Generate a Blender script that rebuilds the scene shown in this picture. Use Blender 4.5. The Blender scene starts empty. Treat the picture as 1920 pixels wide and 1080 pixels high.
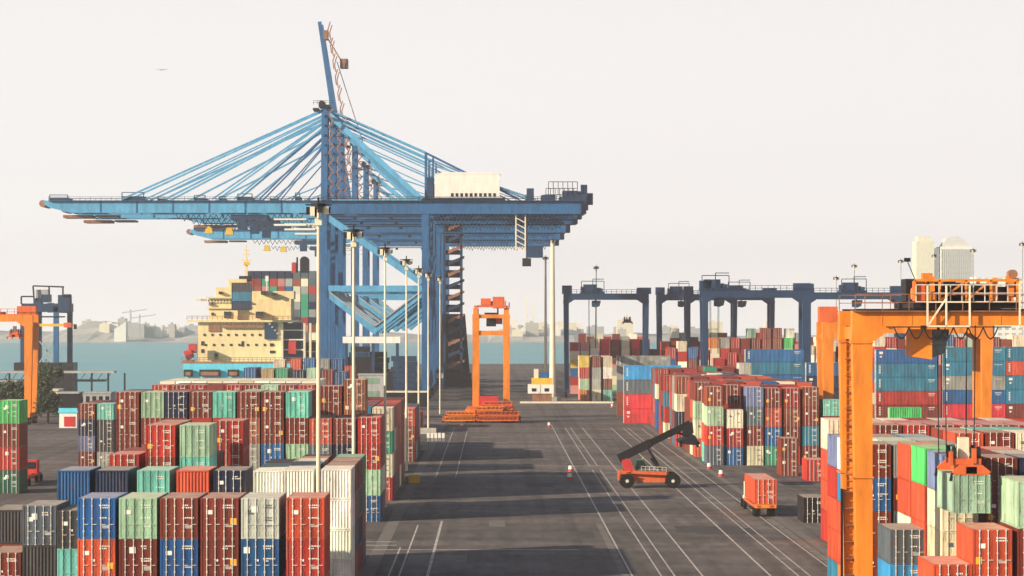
import bpy, math, random
import numpy as np
from mathutils import Vector
random.seed(11)
S = bpy.context.scene
COL = S.collection
# ------------------------------------------------------------------ camera
F, VX, VY, H = 5000.0, 928.0, 600.0, 22.0      # focal length in photo pixels, vanishing point, eye height
cd = bpy.data.cameras.new("camera"); cam = bpy.data.objects.new("camera", cd); COL.objects.link(cam)
cd.sensor_width = 36.0; cd.lens = 36.0 * F / 1920.0
cd.shift_x = (960 - VX) / 1920.0; cd.shift_y = (VY - 540) / 1920.0
cd.clip_start = 1.0; cd.clip_end = 30000.0
cam.location = (0, 0, H); cam.rotation_euler = (math.pi / 2, 0, 0)
S.camera = cam
# ------------------------------------------------------------------ light
SUN_EL, SUN_AZ = math.radians(19.5), math.radians(30.0)
SD = Vector((-math.cos(SUN_EL) * math.cos(SUN_AZ), -math.cos(SUN_EL) * math.sin(SUN_AZ), math.sin(SUN_EL)))
W = bpy.data.worlds.new("World"); S.world = W; W.use_nodes = True
nt = W.node_tree; nt.nodes.clear()
sky = nt.nodes.new("ShaderNodeTexSky"); sky.sky_type = 'NISHITA'; sky.sun_disc = False
sky.sun_elevation = SUN_EL; sky.sun_rotation = math.atan2(SD.x, SD.y)
sky.dust_density = 1.5; sky.air_density = 1.0; sky.ozone_density = 1.5
tc = nt.nodes.new("ShaderNodeTexCoord"); sp = nt.nodes.new("ShaderNodeSeparateXYZ")
nt.links.new(tc.outputs['Generated'], sp.inputs[0])
ramp = nt.nodes.new("ShaderNodeValToRGB"); nt.links.new(sp.outputs['Z'], ramp.inputs[0])
cr = ramp.color_ramp; cr.interpolation = 'EASE'
cr.elements[0].position = 0.0; cr.elements[0].color = (1, 1, 1, 1)
cr.elements[1].position = 0.55; cr.elements[1].color = (0.04, 0.04, 0.04, 1)
e = cr.elements.new(0.13); e.color = (0.97, 0.97, 0.97, 1)
e = cr.elements.new(0.28); e.color = (0.20, 0.20, 0.20, 1)
hz = nt.nodes.new("ShaderNodeValToRGB"); nt.links.new(sp.outputs['Z'], hz.inputs[0])
hc = hz.color_ramp
hc.elements[0].position = 0.0; hc.elements[0].color = (0.88, 0.805, 0.77, 1)
hc.elements[1].position = 0.13; hc.elements[1].color = (0.62, 0.606, 0.602, 1)
hm_ = hc.elements.new(0.055); hm_.color = (0.685, 0.655, 0.645, 1)
skm = nt.nodes.new("ShaderNodeMixRGB"); skm.blend_type = 'MULTIPLY'; skm.inputs[0].default_value = 1
skm.inputs[2].default_value = (0.06, 0.06, 0.06, 1); nt.links.new(sky.outputs[0], skm.inputs[1])
mx = nt.nodes.new("ShaderNodeMixRGB"); nt.links.new(ramp.outputs[0], mx.inputs[0])
nt.links.new(skm.outputs[0], mx.inputs[1]); nt.links.new(hz.outputs[0], mx.inputs[2])
bg = nt.nodes.new("ShaderNodeBackground"); nt.links.new(mx.outputs[0], bg.inputs[0]); bg.inputs[1].default_value = 1.0
wo = nt.nodes.new("ShaderNodeOutputWorld"); nt.links.new(bg.outputs[0], wo.inputs[0])
sl = bpy.data.lights.new("sun", 'SUN'); sl.energy = 5.0; sl.angle = math.radians(0.5); sl.color = (1.0, 0.83, 0.62)
so = bpy.data.objects.new("sun", sl); COL.objects.link(so); so.rotation_euler = SD.to_track_quat('Z', 'Y').to_euler()
S.view_settings.view_transform = 'Standard'; S.view_settings.look = 'None'
S.view_settings.exposure = 0.66; S.view_settings.gamma = 1.0; S.view_settings.use_curve_mapping = False
S.cycles.use_denoising = True
S.cycles.volume_bounces = 2; S.cycles.max_bounces = 6

# ------------------------------------------------------------------ helpers
def PX(x, s): return (x - VX) / s
def PZ(y, s): return H - (y - VY) / s

_mats = {}
def mat(name, rgb=None, rough=0.55, metal=0.0, wear=0.25, scale=0.6, bump=0.0, stain=(0.16, 0.09, 0.05), streak=True, objcol=False, dust=0.0, spec=0.4):
    if name in _mats: return _mats[name]
    m = bpy.data.materials.new(name); m.use_nodes = True; _mats[name] = m
    n = m.node_tree; b = n.nodes["Principled BSDF"]
    b.inputs['Roughness'].default_value = rough; b.inputs['Metallic'].default_value = metal
    b.inputs['Specular IOR Level'].default_value = spec
    g = n.nodes.new("ShaderNodeNewGeometry"); oi = n.nodes.new("ShaderNodeObjectInfo")
    if objcol: base = oi.outputs['Color']
    else:
        r = n.nodes.new("ShaderNodeRGB"); r.outputs[0].default_value = (*rgb, 1); base = r.outputs[0]
    mp = n.nodes.new("ShaderNodeMapping"); n.links.new(g.outputs['Position'], mp.inputs[0])
    mp.inputs['Scale'].default_value = (scale, scale, scale * (0.22 if streak else 1))
    no = n.nodes.new("ShaderNodeTexNoise"); no.inputs['Scale'].default_value = 1.6; no.inputs['Detail'].default_value = 6
    no.inputs['Roughness'].default_value = 0.62
    n.links.new(mp.outputs[0], no.inputs['Vector'])
    # tone variation
    mr = n.nodes.new("ShaderNodeMapRange"); n.links.new(no.outputs['Fac'], mr.inputs[0])
    mr.inputs[1].default_value = 0.3; mr.inputs[2].default_value = 0.7
    mr.inputs[3].default_value = 1.0 - wear; mr.inputs[4].default_value = 1.0 + wear * 0.8
    mu = n.nodes.new("ShaderNodeMixRGB"); mu.blend_type = 'MULTIPLY'; mu.inputs[0].default_value = 1
    n.links.new(base, mu.inputs[1]); n.links.new(mr.outputs[0], mu.inputs[2])
    # rust and dirt with their own shapes
    n2 = n.nodes.new("ShaderNodeTexNoise"); n2.inputs['Scale'].default_value = 4.5; n2.inputs['Detail'].default_value = 8
    n2.inputs['Roughness'].default_value = 0.7
    n.links.new(mp.outputs[0], n2.inputs['Vector'])
    m2 = n.nodes.new("ShaderNodeMapRange"); n.links.new(n2.outputs['Fac'], m2.inputs[0])
    m2.inputs[1].default_value = 0.56; m2.inputs[2].default_value = 0.72; m2.inputs[3].default_value = 0; m2.inputs[4].default_value = min(1, wear * 2.2)
    ms = n.nodes.new("ShaderNodeMixRGB"); n.links.new(m2.outputs[0], ms.inputs[0]); n.links.new(mu.outputs[0], ms.inputs[1])
    ms.inputs[2].default_value = (*stain, 1)
    out = ms.outputs[0]
    if dust > 0:
        md = n.nodes.new("ShaderNodeMixRGB")
        m3 = n.nodes.new("ShaderNodeMapRange"); n.links.new(no.outputs['Fac'], m3.inputs[0])
        m3.inputs[1].default_value = 0.3; m3.inputs[2].default_value = 0.7; m3.inputs[3].default_value = dust * 0.7; m3.inputs[4].default_value = min(1, dust * 1.3)
        n.links.new(m3.outputs[0], md.inputs[0]); n.links.new(out, md.inputs[1]); md.inputs[2].default_value = (0.66, 0.55, 0.45, 1)
        out = md.outputs[0]
    n.links.new(out, b.inputs['Base Color'])
    if bump:
        bp = n.nodes.new("ShaderNodeBump"); bp.inputs['Strength'].default_value = bump; n.links.new(no.outputs['Fac'], bp.inputs['Height'])
        n.links.new(bp.outputs[0], b.inputs['Normal'])
    return m

class MB:
    def __init__(s): s.v = []; s.f = []; s.m = []; s.cur = 0
    def quad(s, a, b, c, d):
        i = len(s.v); s.v += [a, b, c, d]; s.f.append((i, i + 1, i + 2, i + 3)); s.m.append(s.cur); return s
    def hexa(s, p):
        i = len(s.v); s.v += [tuple(q) for q in p]
        for f in ((0, 3, 2, 1), (4, 5, 6, 7), (0, 1, 5, 4), (1, 2, 6, 5), (2, 3, 7, 6), (3, 0, 4, 7)):
            s.f.append(tuple(i + k for k in f)); s.m.append(s.cur)
        return s
    def box(s, x0, x1, y0, y1, z0, z1):
        return s.hexa([(x0, y0, z0), (x1, y0, z0), (x1, y1, z0), (x0, y1, z0), (x0, y0, z1), (x1, y0, z1), (x1, y1, z1), (x0, y1, z1)])
    def beam(s, p, q, w, h=None, w2=None, h2=None):
        p = Vector(p); q = Vector(q); h = w if h is None else h; w2 = w if w2 is None else w2; h2 = h if h2 is None else h2
        d = (q - p).normalized(); up = Vector((0, 1, 0)) if abs(d.y) < 0.9 else Vector((0, 0, 1))
        a = d.cross(up).normalized(); b = d.cross(a).normalized()
        # a lies in the XZ plane (for beams in XZ), b along Y
        P = []
        for c, ww, hh in ((p, w, h), (q, w2, h2)):
            for sa, sb in ((-1, -1), (1, -1), (1, 1), (-1, 1)): P.append(c + a * sa * ww / 2 + b * sb * hh / 2)
        return s.hexa(P)
    def tube(s, p, q, r, n=8, r2=None):
        p = Vector(p); q = Vector(q); r2 = r if r2 is None else r2
        d = (q - p).normalized(); up = Vector((0, 1, 0)) if abs(d.y) < 0.9 else Vector((0, 0, 1))
        a = d.cross(up).normalized(); b = d.cross(a).normalized(); i = len(s.v)
        for c, rr in ((p, r), (q, r2)):
            for k in range(n):
                t = 2 * math.pi * k / n; s.v.append(tuple(c + a * math.cos(t) * rr + b * math.sin(t) * rr))
        for k in range(n):
            k2 = (k + 1) % n; s.f.append((i + k, i + k2, i + n + k2, i + n + k)); s.m.append(s.cur)
        s.f.append(tuple(i + k for k in range(n))); s.m.append(s.cur)
        s.f.append(tuple(i + n + k for k in reversed(range(n)))); s.m.append(s.cur)
        return s
    def prism(s, poly, y0, y1):          # polygon in XZ, extruded along Y
        i = len(s.v); n = len(poly)
        s.v += [(x, y0, z) for x, z in poly] + [(x, y1, z) for x, z in poly]
        for k in range(n):
            k2 = (k + 1) % n; s.f.append((i + k, i + k2, i + n + k2, i + n + k)); s.m.append(s.cur)
        s.f.append(tuple(i + k for k in reversed(range(n)))); s.m.append(s.cur)
        s.f.append(tuple(i + n + k for k in range(n))); s.m.append(s.cur)
        return s
    def mesh(s, name, *mats):
        me = bpy.data.meshes.new(name); me.from_pydata([tuple(v) for v in s.v], [], s.f)
        for m in mats: me.materials.append(m)
        if len(mats) > 1:
            me.polygons.foreach_set("material_index", s.m)
        import bmesh as _b
        bm = _b.new(); bm.from_mesh(me); _b.ops.recalc_face_normals(bm, faces=bm.faces); bm.to_mesh(me); bm.free()
        me.update(); return me
    def build(s, name, m, parent=None):
        o = bpy.data.objects.new(name, s.mesh(name, *(m if isinstance(m, (list, tuple)) else [m]))); COL.objects.link(o)
        if parent: o.parent = parent
        return o
def tag(o, label=None, cat=None, group=None, kind=None):
    if label: o['label'] = label
    if cat: o['category'] = cat
    if group: o['group'] = group
    if kind: o['kind'] = kind
    return o
def empty(name, loc, rz=0, label=None, cat=None, group=None):
    o = bpy.data.objects.new(name, None); COL.objects.link(o); o.location = loc; o.rotation_euler = (0, 0, rz)
    return tag(o, label, cat, group)
def inst(name, me, parent=None, loc=(0, 0, 0), color=None):
    o = bpy.data.objects.new(name, me); COL.objects.link(o); o.location = loc
    if parent: o.parent = parent
    if color: o.color = (*color, 1)
    return o
ORD = ["zero", "first", "second", "third", "fourth", "fifth", "sixth", "seventh", "eighth", "ninth", "tenth", "eleventh", "twelfth", "thirteenth", "fourteenth", "fifteenth", "sixteenth", "seventeenth", "eighteenth", "nineteenth", "twentieth"]

# materials
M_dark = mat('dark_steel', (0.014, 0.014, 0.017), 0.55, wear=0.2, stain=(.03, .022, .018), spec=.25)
M_bar = mat('galvanised_bar', (0.62, 0.60, 0.55), 0.45, wear=0.2)
M_white = mat('white_paint', (0.78, 0.76, 0.70), 0.6, wear=0.12)
M_cream = mat('cream_paint', (0.72, 0.66, 0.50), 0.6, wear=0.15)
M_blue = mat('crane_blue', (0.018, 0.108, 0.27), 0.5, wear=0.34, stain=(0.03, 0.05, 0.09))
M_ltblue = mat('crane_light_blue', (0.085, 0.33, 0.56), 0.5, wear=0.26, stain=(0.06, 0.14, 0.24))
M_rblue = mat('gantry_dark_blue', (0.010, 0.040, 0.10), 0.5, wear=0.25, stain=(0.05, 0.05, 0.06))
M_orange = mat('gantry_orange', (0.72, 0.22, 0.018), 0.5, wear=0.27, stain=(0.45, 0.10, 0.02))
M_orred = mat('orange_red_steel', (0.62, 0.12, 0.03), 0.55, wear=0.25)
M_rust = mat('rusty_steel', (0.28, 0.13, 0.08), 0.8, wear=0.35)
M_glass = mat('dark_glass', (0.015, 0.025, 0.03), 0.12, wear=0.05, stain=(0.02, 0.02, 0.02))
M_tyre = mat('tyre_rubber', (0.010, 0.010, 0.010), 0.85, wear=0.1, stain=(.02, .018, .015), spec=.2)
M_conc = mat('concrete', (0.42, 0.40, 0.36), 0.85, wear=0.2, streak=False, bump=0.1)
M_yellow = mat('yellow_paint', (0.72, 0.45, 0.04), 0.55, wear=0.15)
M_red = mat('red_paint', (0.5, 0.03, 0.03), 0.5, wear=0.2)
M_green = mat('green_paint', (0.05, 0.38, 0.10), 0.5, wear=0.2)
M_grey = mat('grey_cladding', (0.36, 0.37, 0.38), 0.7, wear=0.2)
M_cyan = mat('cyan_hull_paint', (0.12, 0.62, 0.80), 0.5, wear=0.15)
M_shipc = mat('ship_cream_paint', (0.76, 0.62, 0.34), 0.55, wear=0.14)
M_cbody = mat('container_paint', None, 0.5, wear=0.42, objcol=True, stain=(0.12, 0.06, 0.04))
M_croof = mat('container_roof_paint', None, 0.7, wear=0.28, objcol=True, dust=0.42, streak=False)
M_stick = mat('decal_print', None, 0.5, wear=0.06, objcol=True)

# ------------------------------------------------------------------ ground, water, haze
def asphalt():
    m = bpy.data.materials.new('asphalt'); m.use_nodes = True; n = m.node_tree; b = n.nodes["Principled BSDF"]
    g = n.nodes.new("ShaderNodeNewGeometry")
    def noise(sc, sx, sy, det=6):
        mp = n.nodes.new("ShaderNodeMapping"); mp.inputs['Scale'].default_value = (sx, sy, 1); n.links.new(g.outputs['Position'], mp.inputs[0])
        t = n.nodes.new("ShaderNodeTexNoise"); t.inputs['Scale'].default_value = sc; t.inputs['Detail'].default_value = det; n.links.new(mp.outputs[0], t.inputs['Vector']); return t
    a = noise(0.06, 0.5, 2.2); c = noise(0.8, 1, 0.25, 8); d = noise(0.02, 1.0, 1.0)
    r = n.nodes.new("ShaderNodeValToRGB"); n.links.new(a.outputs['Fac'], r.inputs[0])
    r.color_ramp.elements[0].position = 0.33; r.color_ramp.elements[0].color = (0.096, 0.087, 0.083, 1)
    r.color_ramp.elements[1].position = 0.67; r.color_ramp.elements[1].color = (0.180, 0.158, 0.146, 1)
    r2 = n.nodes.new("ShaderNodeMapRange"); n.links.new(c.outputs['Fac'], r2.inputs[0]); r2.inputs[1].default_value = 0.3; r2.inputs[2].default_value = 0.75
    r2.inputs[3].default_value = 0.72; r2.inputs[4].default_value = 1.25
    r3 = n.nodes.new("ShaderNodeMapRange"); n.links.new(d.outputs['Fac'], r3.inputs[0]); r3.inputs[1].default_value = 0.35; r3.inputs[2].default_value = 0.65
    r3.inputs[3].default_value = 0.8; r3.inputs[4].default_value = 1.2
    m1 = n.nodes.new("ShaderNodeMixRGB"); m1.blend_type = 'MULTIPLY'; m1.inputs[0].default_value = 1; n.links.new(r.outputs[0], m1.inputs[1]); n.links.new(r2.outputs[0], m1.inputs[2])
    m2 = n.nodes.new("ShaderNodeMixRGB"); m2.blend_type = 'MULTIPLY'; m2.inputs[0].default_value = 1; n.links.new(m1.outputs[0], m2.inputs[1]); n.links.new(r3.outputs[0], m2.inputs[2])
    # dark tyre tracks running along the lanes
    t = noise(1.0, 0.42, 0.004, 3)
    rt = n.nodes.new("ShaderNodeMapRange"); n.links.new(t.outputs['Fac'], rt.inputs[0]); rt.inputs[1].default_value = 0.48; rt.inputs[2].default_value = 0.62
    rt.inputs[3].default_value = 1.0; rt.inputs[4].default_value = 0.74
    m3 = n.nodes.new("ShaderNodeMixRGB"); m3.blend_type = 'MULTIPLY'; m3.inputs[0].default_value = 1; n.links.new(m2.outputs[0], m3.inputs[1]); n.links.new(rt.outputs[0], m3.inputs[2])
    # oil spots
    o = noise(0.35, 1, 0.5, 3); ro = n.nodes.new("ShaderNodeMapRange"); n.links.new(o.outputs['Fac'], ro.inputs[0]); ro.inputs[1].default_value = 0.68; ro.inputs[2].default_value = 0.74
    ro.inputs[3].default_value = 1.0; ro.inputs[4].default_value = 0.55
    m4 = n.nodes.new("ShaderNodeMixRGB"); m4.blend_type = 'MULTIPLY'; m4.inputs[0].default_value = 1; n.links.new(m3.outputs[0], m4.inputs[1]); n.links.new(ro.outputs[0], m4.inputs[2])
    n.links.new(m4.outputs[0], b.inputs['Base Color']); b.inputs['Roughness'].default_value = 0.85; b.inputs['Specular IOR Level'].default_value = 0.25
    return m
M_asph = asphalt()
def sheet(name, poly, z, m, depth=None):
    mb = MB()
    if depth is None:
        mb.v = [(x, y, z) for x, y in poly]; mb.f = [tuple(range(len(poly)))]; mb.m = [0]
    else:
        n = len(poly); mb.v = [(x, y, z) for x, y in poly] + [(x, y, z - depth) for x, y in poly]
        mb.f = [tuple(range(n))] + [(i, n + i, n + (i + 1) % n, (i + 1) % n) for i in range(n)]; mb.m = [0] * (n + 1)
    return mb.build(name, m)
g = sheet('ground', [(-3000, -120), (3400, -120), (3400, 1340), (-48, 1340), (-48, 705), (-104, 705), (-104, 800), (-3000, 800)], 0.0, M_asph, 6.0)
tag(g, 'grey brown asphalt of the container yard', kind='structure')
mw = bpy.data.materials.new('sea_water'); mw.use_nodes = True; b = mw.node_tree.nodes["Principled BSDF"]
b.inputs['Base Color'].default_value = (0.05, 0.24, 0.30, 1); b.inputs['Roughness'].default_value = 0.35; b.inputs['Specular IOR Level'].default_value = 0.3
wn = mw.node_tree.nodes.new("ShaderNodeTexNoise"); wn.inputs['Scale'].default_value = 0.25; wn.inputs['Detail'].default_value = 5
wg = mw.node_tree.nodes.new("ShaderNodeNewGeometry"); mw.node_tree.links.new(wg.outputs['Position'], wn.inputs['Vector'])
wb = mw.node_tree.nodes.new("ShaderNodeBump"); wb.inputs['Strength'].default_value = 0.5; wb.inputs['Distance'].default_value = 0.6
mw.node_tree.links.new(wn.outputs['Fac'], wb.inputs['Height']); mw.node_tree.links.new(wb.outputs[0], b.inputs['Normal'])
wmix = mw.node_tree.nodes.new("ShaderNodeTexNoise"); wmix.inputs['Scale'].default_value = 0.006; mw.node_tree.links.new(wg.outputs['Position'], wmix.inputs['Vector'])
wr = mw.node_tree.nodes.new("ShaderNodeValToRGB"); mw.node_tree.links.new(wmix.outputs['Fac'], wr.inputs[0])
wr.color_ramp.elements[0].color = (0.05, 0.30, 0.38, 1); wr.color_ramp.elements[1].color = (0.12, 0.44, 0.48, 1)
mw.node_tree.links.new(wr.outputs[0], b.inputs['Base Color'])
w = sheet('water', [(-3500, -110), (3600, -110), (3600, 4200), (-3500, 4200)], -3.0, mw)
tag(w, 'pale turquoise harbour water', kind='structure')

# haze
hb = MB().box(-3600, 3700, -400, 4300, -8, 130).build('haze', bpy.data.materials.new('haze_air'))
hm = hb.data.materials[0]; hm.use_nodes = True; hm.node_tree.nodes.clear()
ho = hm.node_tree.nodes.new("ShaderNodeOutputMaterial"); pv = hm.node_tree.nodes.new("ShaderNodeVolumePrincipled")
pv.inputs['Color'].default_value = (0.99, 0.965, 0.94, 1); pv.inputs['Density'].default_value = 0.00019; pv.inputs['Anisotropy'].default_value = 0.5
hm.node_tree.links.new(pv.outputs[0], ho.inputs['Volume'])
tag(hb, kind='stuff')

# ------------------------------------------------------------------ road markings
M_line = mat('worn_line_paint', (0.50, 0.46, 0.42), 0.8, wear=0.5, stain=(0.12, 0.10, 0.09), streak=False, scale=0.8)
def vline(X, Y0, Y1, w=0.17):
    o = MB().quad((X - w / 2, Y0, .008), (X + w / 2, Y0, .008), (X + w / 2, Y1, .008), (X - w / 2, Y1, .008)).build('road_marking', M_line); tag(o, kind='structure'); return o
for X, Y0, Y1, w in ((-5.8, 205, 292, .26), (-8.25, 226, 286, .16), (-9.15, 226, 258, .16), (-8.3, 372, 545, .14), (-5.5, 372, 545, .12),
                     (11.8, 205, 560, .17), (14.3, 205, 392, .14), (14.3, 402, 545, .14), (15.45, 205, 392, .14), (15.45, 402, 545, .14), (17.85, 205, 545, .17),
                     (23.7, 205, 545, .19), (26.1, 205, 545, .14), (27.1, 200, 545, .14), (29.65, 228, 540, .15)):
    vline(X, Y0, Y1, w)
def hline(Y, X0, X1, w):
    o = MB().quad((X0, Y, .013), (X1, Y, .013), (X1, Y + w, .013), (X0, Y + w, .013)).build('road_marking', M_line); tag(o, kind='structure')
for Y, X0, X1, w in ((255, -13, 8, .5), (260, -14, -9.6, .6), (264, -14, -9.8, .6), (331, 6, 24, .35), (402, -9, 17, .5), (376, -9, 14, .35), (384, 14.5, 30, .3), (565, -10, 5, .6), (300, 14, 27, .25)):
    hline(Y, X0, X1, w)
tk = MB()
for k in range(60):
    Y = 214 + k * 1.25; tk.quad((10.9, Y, .01), (11.55, Y, .01), (11.55, Y + .25, .01), (10.9, Y + .25, .01))
for k in range(45):
    Y = 232 + k * 1.4; tk.quad((29.9, Y, .01), (30.7, Y, .01), (30.7, Y + .3, .01), (29.9, Y + .3, .01))
tag(tk.build('road_marking', M_line), kind='structure')

M_patch = mat('asphalt_patch', (0.060, 0.055, 0.052), .85, wear=.3, streak=False, scale=.5, stain=(.03, .03, .03))
M_patch2 = mat('worn_concrete_strip', (0.17, 0.155, 0.14), .85, wear=.3, streak=False, scale=.5, stain=(.07, .06, .05))
rp = random.Random(21)
for k in range(20):
    X, Y = rp.uniform(-9, 27), rp.uniform(212, 520); a_, c_ = rp.uniform(1.5, 7), rp.uniform(2, 9)
    z_p = .0032 + k * .0001; o = MB().quad((X, Y, z_p), (X + a_, Y, z_p), (X + a_, Y + c_, z_p), (X, Y + c_, z_p)).build('asphalt_patch', M_patch if k % 3 else M_patch2); tag(o, kind='structure')
    rp.random()
for X0, X1 in ((-11.7, -10.4), (31.0, 31.9)):
    o = MB().quad((X0, 200, .006), (X1, 200, .006), (X1, 560, .006), (X0, 560, .006)).build('concrete_strip', M_patch2); tag(o, kind='structure')
# ------------------------------------------------------------------ containers
CW, CH = 2.438, 2.9
PAL = {
 'maroon': (0.180, 0.027, 0.013), 'brown-red': (0.24, 0.052, 0.022), 'red': (0.37, 0.026, 0.016), 'bright red': (0.62, 0.03, 0.04), 'orange-red': (0.52, 0.070, 0.026),
 'orange': (0.68, 0.20, 0.03), 'rust': (0.34, 0.11, 0.05), 'pale green': (0.33, 0.50, 0.35), 'mint': (0.15, 0.50, 0.40), 'green': (0.03, 0.27, 0.16),
 'bright green': (0.06, 0.46, 0.11), 'teal': (0.018, 0.16, 0.26), 'blue': (0.010, 0.095, 0.27), 'bright blue': (0.03, 0.26, 0.55), 'navy': (0.007, 0.018, 0.055),
 'slate': (0.085, 0.115, 0.14), 'charcoal': (0.045, 0.045, 0.05), 'grey': (0.30, 0.31, 0.29), 'light grey': (0.47, 0.47, 0.41), 'cream': (0.70, 0.63, 0.46),
 'white': (0.84, 0.81, 0.70), 'yellow': (0.72, 0.50, 0.08), 'slate-blue': (0.14, 0.18, 0.33), 'tan': (0.50, 0.36, 0.18), 'pink': (0.55, 0.22, 0.20), 'black': (0.012, 0.012, 0.014), 'dark green': (0.015, 0.11, 0.075)}  # black: charcoal darkened further to stand for shade on the lone container
RND = ['maroon'] * 9 + ['brown-red'] * 4 + ['red'] * 3 + ['blue', 'teal', 'grey', 'pale green', 'cream', 'orange-red', 'navy', 'mint', 'slate', 'orange-red']
def corr(mb, axis, a0, a1, z0, z1, off, depth, pitch):
    """trapezoid corrugated sheet; axis 'y': runs along Y at x=off; 'x': runs along X at y=off; vertical ribs; solid-looking, bulge direction by sign of depth"""
    n = max(1, int(round((a1 - a0) / pitch))); p = (a1 - a0) / n; prof = []
    for k in range(n):
        t = a0 + k * p; prof += [(t, 0), (t + p * .25, 0), (t + p * .5, 1), (t + p * .75, 1)]
    prof.append((a1, 0))
    for (t0, d0), (t1, d1) in zip(prof[:-1], prof[1:]):
        if axis == 'y': mb.quad((off + depth * d0, t0, z0), (off + depth * d1, t1, z0), (off + depth * d1, t1, z1), (off + depth * d0, t0, z1))
        else: mb.quad((t0, off + depth * d0, z0), (t1, off + depth * d1, z0), (t1, off + depth * d1, z1), (t0, off + depth * d0, z1))
HW = CW / 2
def frame_mb(L, back=True):
    mb = MB()
    for sx in (-1, 1):
        for y0, y1 in ((0, .15), (L - .15, L)):
            x0, x1 = (-HW, -HW + .11) if sx < 0 else (HW - .11, HW); mb.box(x0, x1, y0, y1, .118, CH - .118)
            x0, x1 = (-HW, -HW + .178) if sx < 0 else (HW - .178, HW)
            for z0, z1 in ((0, .118), (CH - .118, CH)): mb.box(x0 - .004 * (sx < 0), x1 + .004 * (sx > 0), y0 - .006 if y0 == 0 else y0, y1 + .01, z0, z1)
        x0, x1 = (-HW, -HW + .06) if sx < 0 else (HW - .06, HW)
        mb.box(x0, x1, .165, L - .165, .02, .17); mb.box(x0, x1, .165, L - .165, CH - .10, CH - .01)
    for y0, y1 in ((.0, .10), (L - .10, L)):
        mb.box(-HW + .18, HW - .18, y0, y1, .02, .15); mb.box(-HW + .18, HW - .18, y0, y1, CH - .14, CH - .012)
    mb.box(-HW + .06, HW - .06, .10, L - .10, .10, .16)
    if back: mb.box(-HW + .11, HW - .11, L - .07, L - .05, .15, CH - .14)
    return mb
def side_mb(L, sx):
    mb = MB(); corr(mb, 'y', .15, L - .15, .17, CH - .10, sx * (HW - .012), -sx * .036, .278); return mb
def roof_mb(L):
    mb = MB(); n = int(L / .21); p = (L - .2) / n
    z = CH - .03
    for k in range(n):
        t = .1 + k * p
        for (a, da), (c, dc) in (((0, 0), (.25, 0)), ((.25, 0), (.5, .02)), ((.5, .02), (.75, .02)), ((.75, .02), (1, 0))):
            mb.quad((-HW + .06, t + a * p, z + da), (HW - .06, t + a * p, z + da), (HW - .06, t + c * p, z + dc), (-HW + .06, t + c * p, z + dc))
    return mb
def door_mb(sx, bars=False):
    mb = MB(); x0, x1 = (-HW + .115, -.008) if sx < 0 else (.008, HW - .115); z0, z1 = .155, CH - .145
    y = .03; mb.box(x0, x1, y, y + .04, z0, z1)
    n = 5; hh = (z1 - z0) / n       # raised pressed panels, five up
    for k in range(n):
        for a, c in ((.06, .48), (.54, .96)):
            xa, xc = x0 + (x1 - x0) * a, x0 + (x1 - x0) * c
            za, zc = z0 + hh * k + .05, z0 + hh * (k + 1) - .05
            i = .035
            mb.hexa([(xa, y, za), (xc, y, za), (xc, y + .01, za), (xa, y + .01, za), (xa, y, zc), (xc, y, zc), (xc, y + .01, zc), (xa, y + .01, zc)])
            for j in range(4): mb.v[-8 + j]  # noqa
            mb.box(xa + i, xc - i, y - .022, y, za + i, zc - i)
    if bars:
        mb.cur = 1
        for a in (.27, .76):
            xb = x0 + (x1 - x0) * a; mb.box(xb - .03, xb + .03, y - .07, y - .024, .03, CH - .03)
        mb.cur = 0
    return mb
def bar_mb():
    mb = MB(); y = .0
    mb.tube((0, y, .03), (0, y, CH - .03), .026, 6)
    for z in (.06, .55, 1.45, 2.35, CH - .06): mb.box(-.055, .055, y - .01, y + .035, z - .04, z + .04)
    mb.box(-.02, .30, y - .045, y - .028, 1.02, 1.06)
    return mb
def endwall_mb():
    mb = MB(); corr(mb, 'x', -HW + .11, HW - .11, .15, CH - .14, .02, .045, .245); return mb
ME = {}
for L, k in ((6.058, 20), (12.192, 40)):
    ME['frame', k] = frame_mb(L).mesh('container_frame', M_cbody)
    for sx in (-1, 1): ME['side', k, sx] = side_mb(L, sx).mesh('side_panel', M_cbody)
    ME['roof', k] = roof_mb(L).mesh('roof_panel', M_croof)
for sx in (-1, 1):
    ME['door', sx] = door_mb(sx).mesh('door', M_cbody); ME['doorb', sx] = door_mb(sx, True).mesh('door', M_cbody, M_bar)
ME['bar'] = bar_mb().mesh('locking_bar', M_bar); ME['bar_same'] = bar_mb().mesh('locking_bar', M_cbody)
ME['wall'] = endwall_mb().mesh('end_wall', M_cbody)
# small far containers: one mesh with frame, ribs, roof and doors
def lite(L):
    mb = MB()
    for sx in (-1, 1):
        for y0, y1 in ((0, .18), (L - .18, L)):
            x0, x1 = (-HW, -HW + .15) if sx < 0 else (HW - .15, HW); mb.box(x0, x1, y0, y1, 0, CH)
        x0, x1 = (-HW, -HW + .06) if sx < 0 else (HW - .06, HW)
        mb.box(x0, x1, .18, L - .18, 0, .17); mb.box(x0, x1, .18, L - .18, CH - .12, CH)
        corr(mb, 'y', .18, L - .18, .17, CH - .12, sx * (HW - .012), -sx * .045, .45)
    mb.box(-HW + .15, HW - .15, 0, .1, 0, .15); mb.box(-HW + .15, HW - .15, 0, .1, CH - .15, CH)
    for x0, x1 in ((-HW + .15, -.02), (.02, HW - .15)): mb.box(x0, x1, .05, .09, .15, CH - .15)
    mb.box(-HW + .15, HW - .15, L - .06, L, 0, CH)
    mb.cur = 1
    mb.box(-HW + .06, HW - .06, .1, L - .06, CH - .05, CH - .02)
    mb.cur = 2
    for x in (-.88, -.36, .36, .88): mb.box(x - .03, x + .03, -.01, .05, .1, CH - .1)
    return mb
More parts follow.
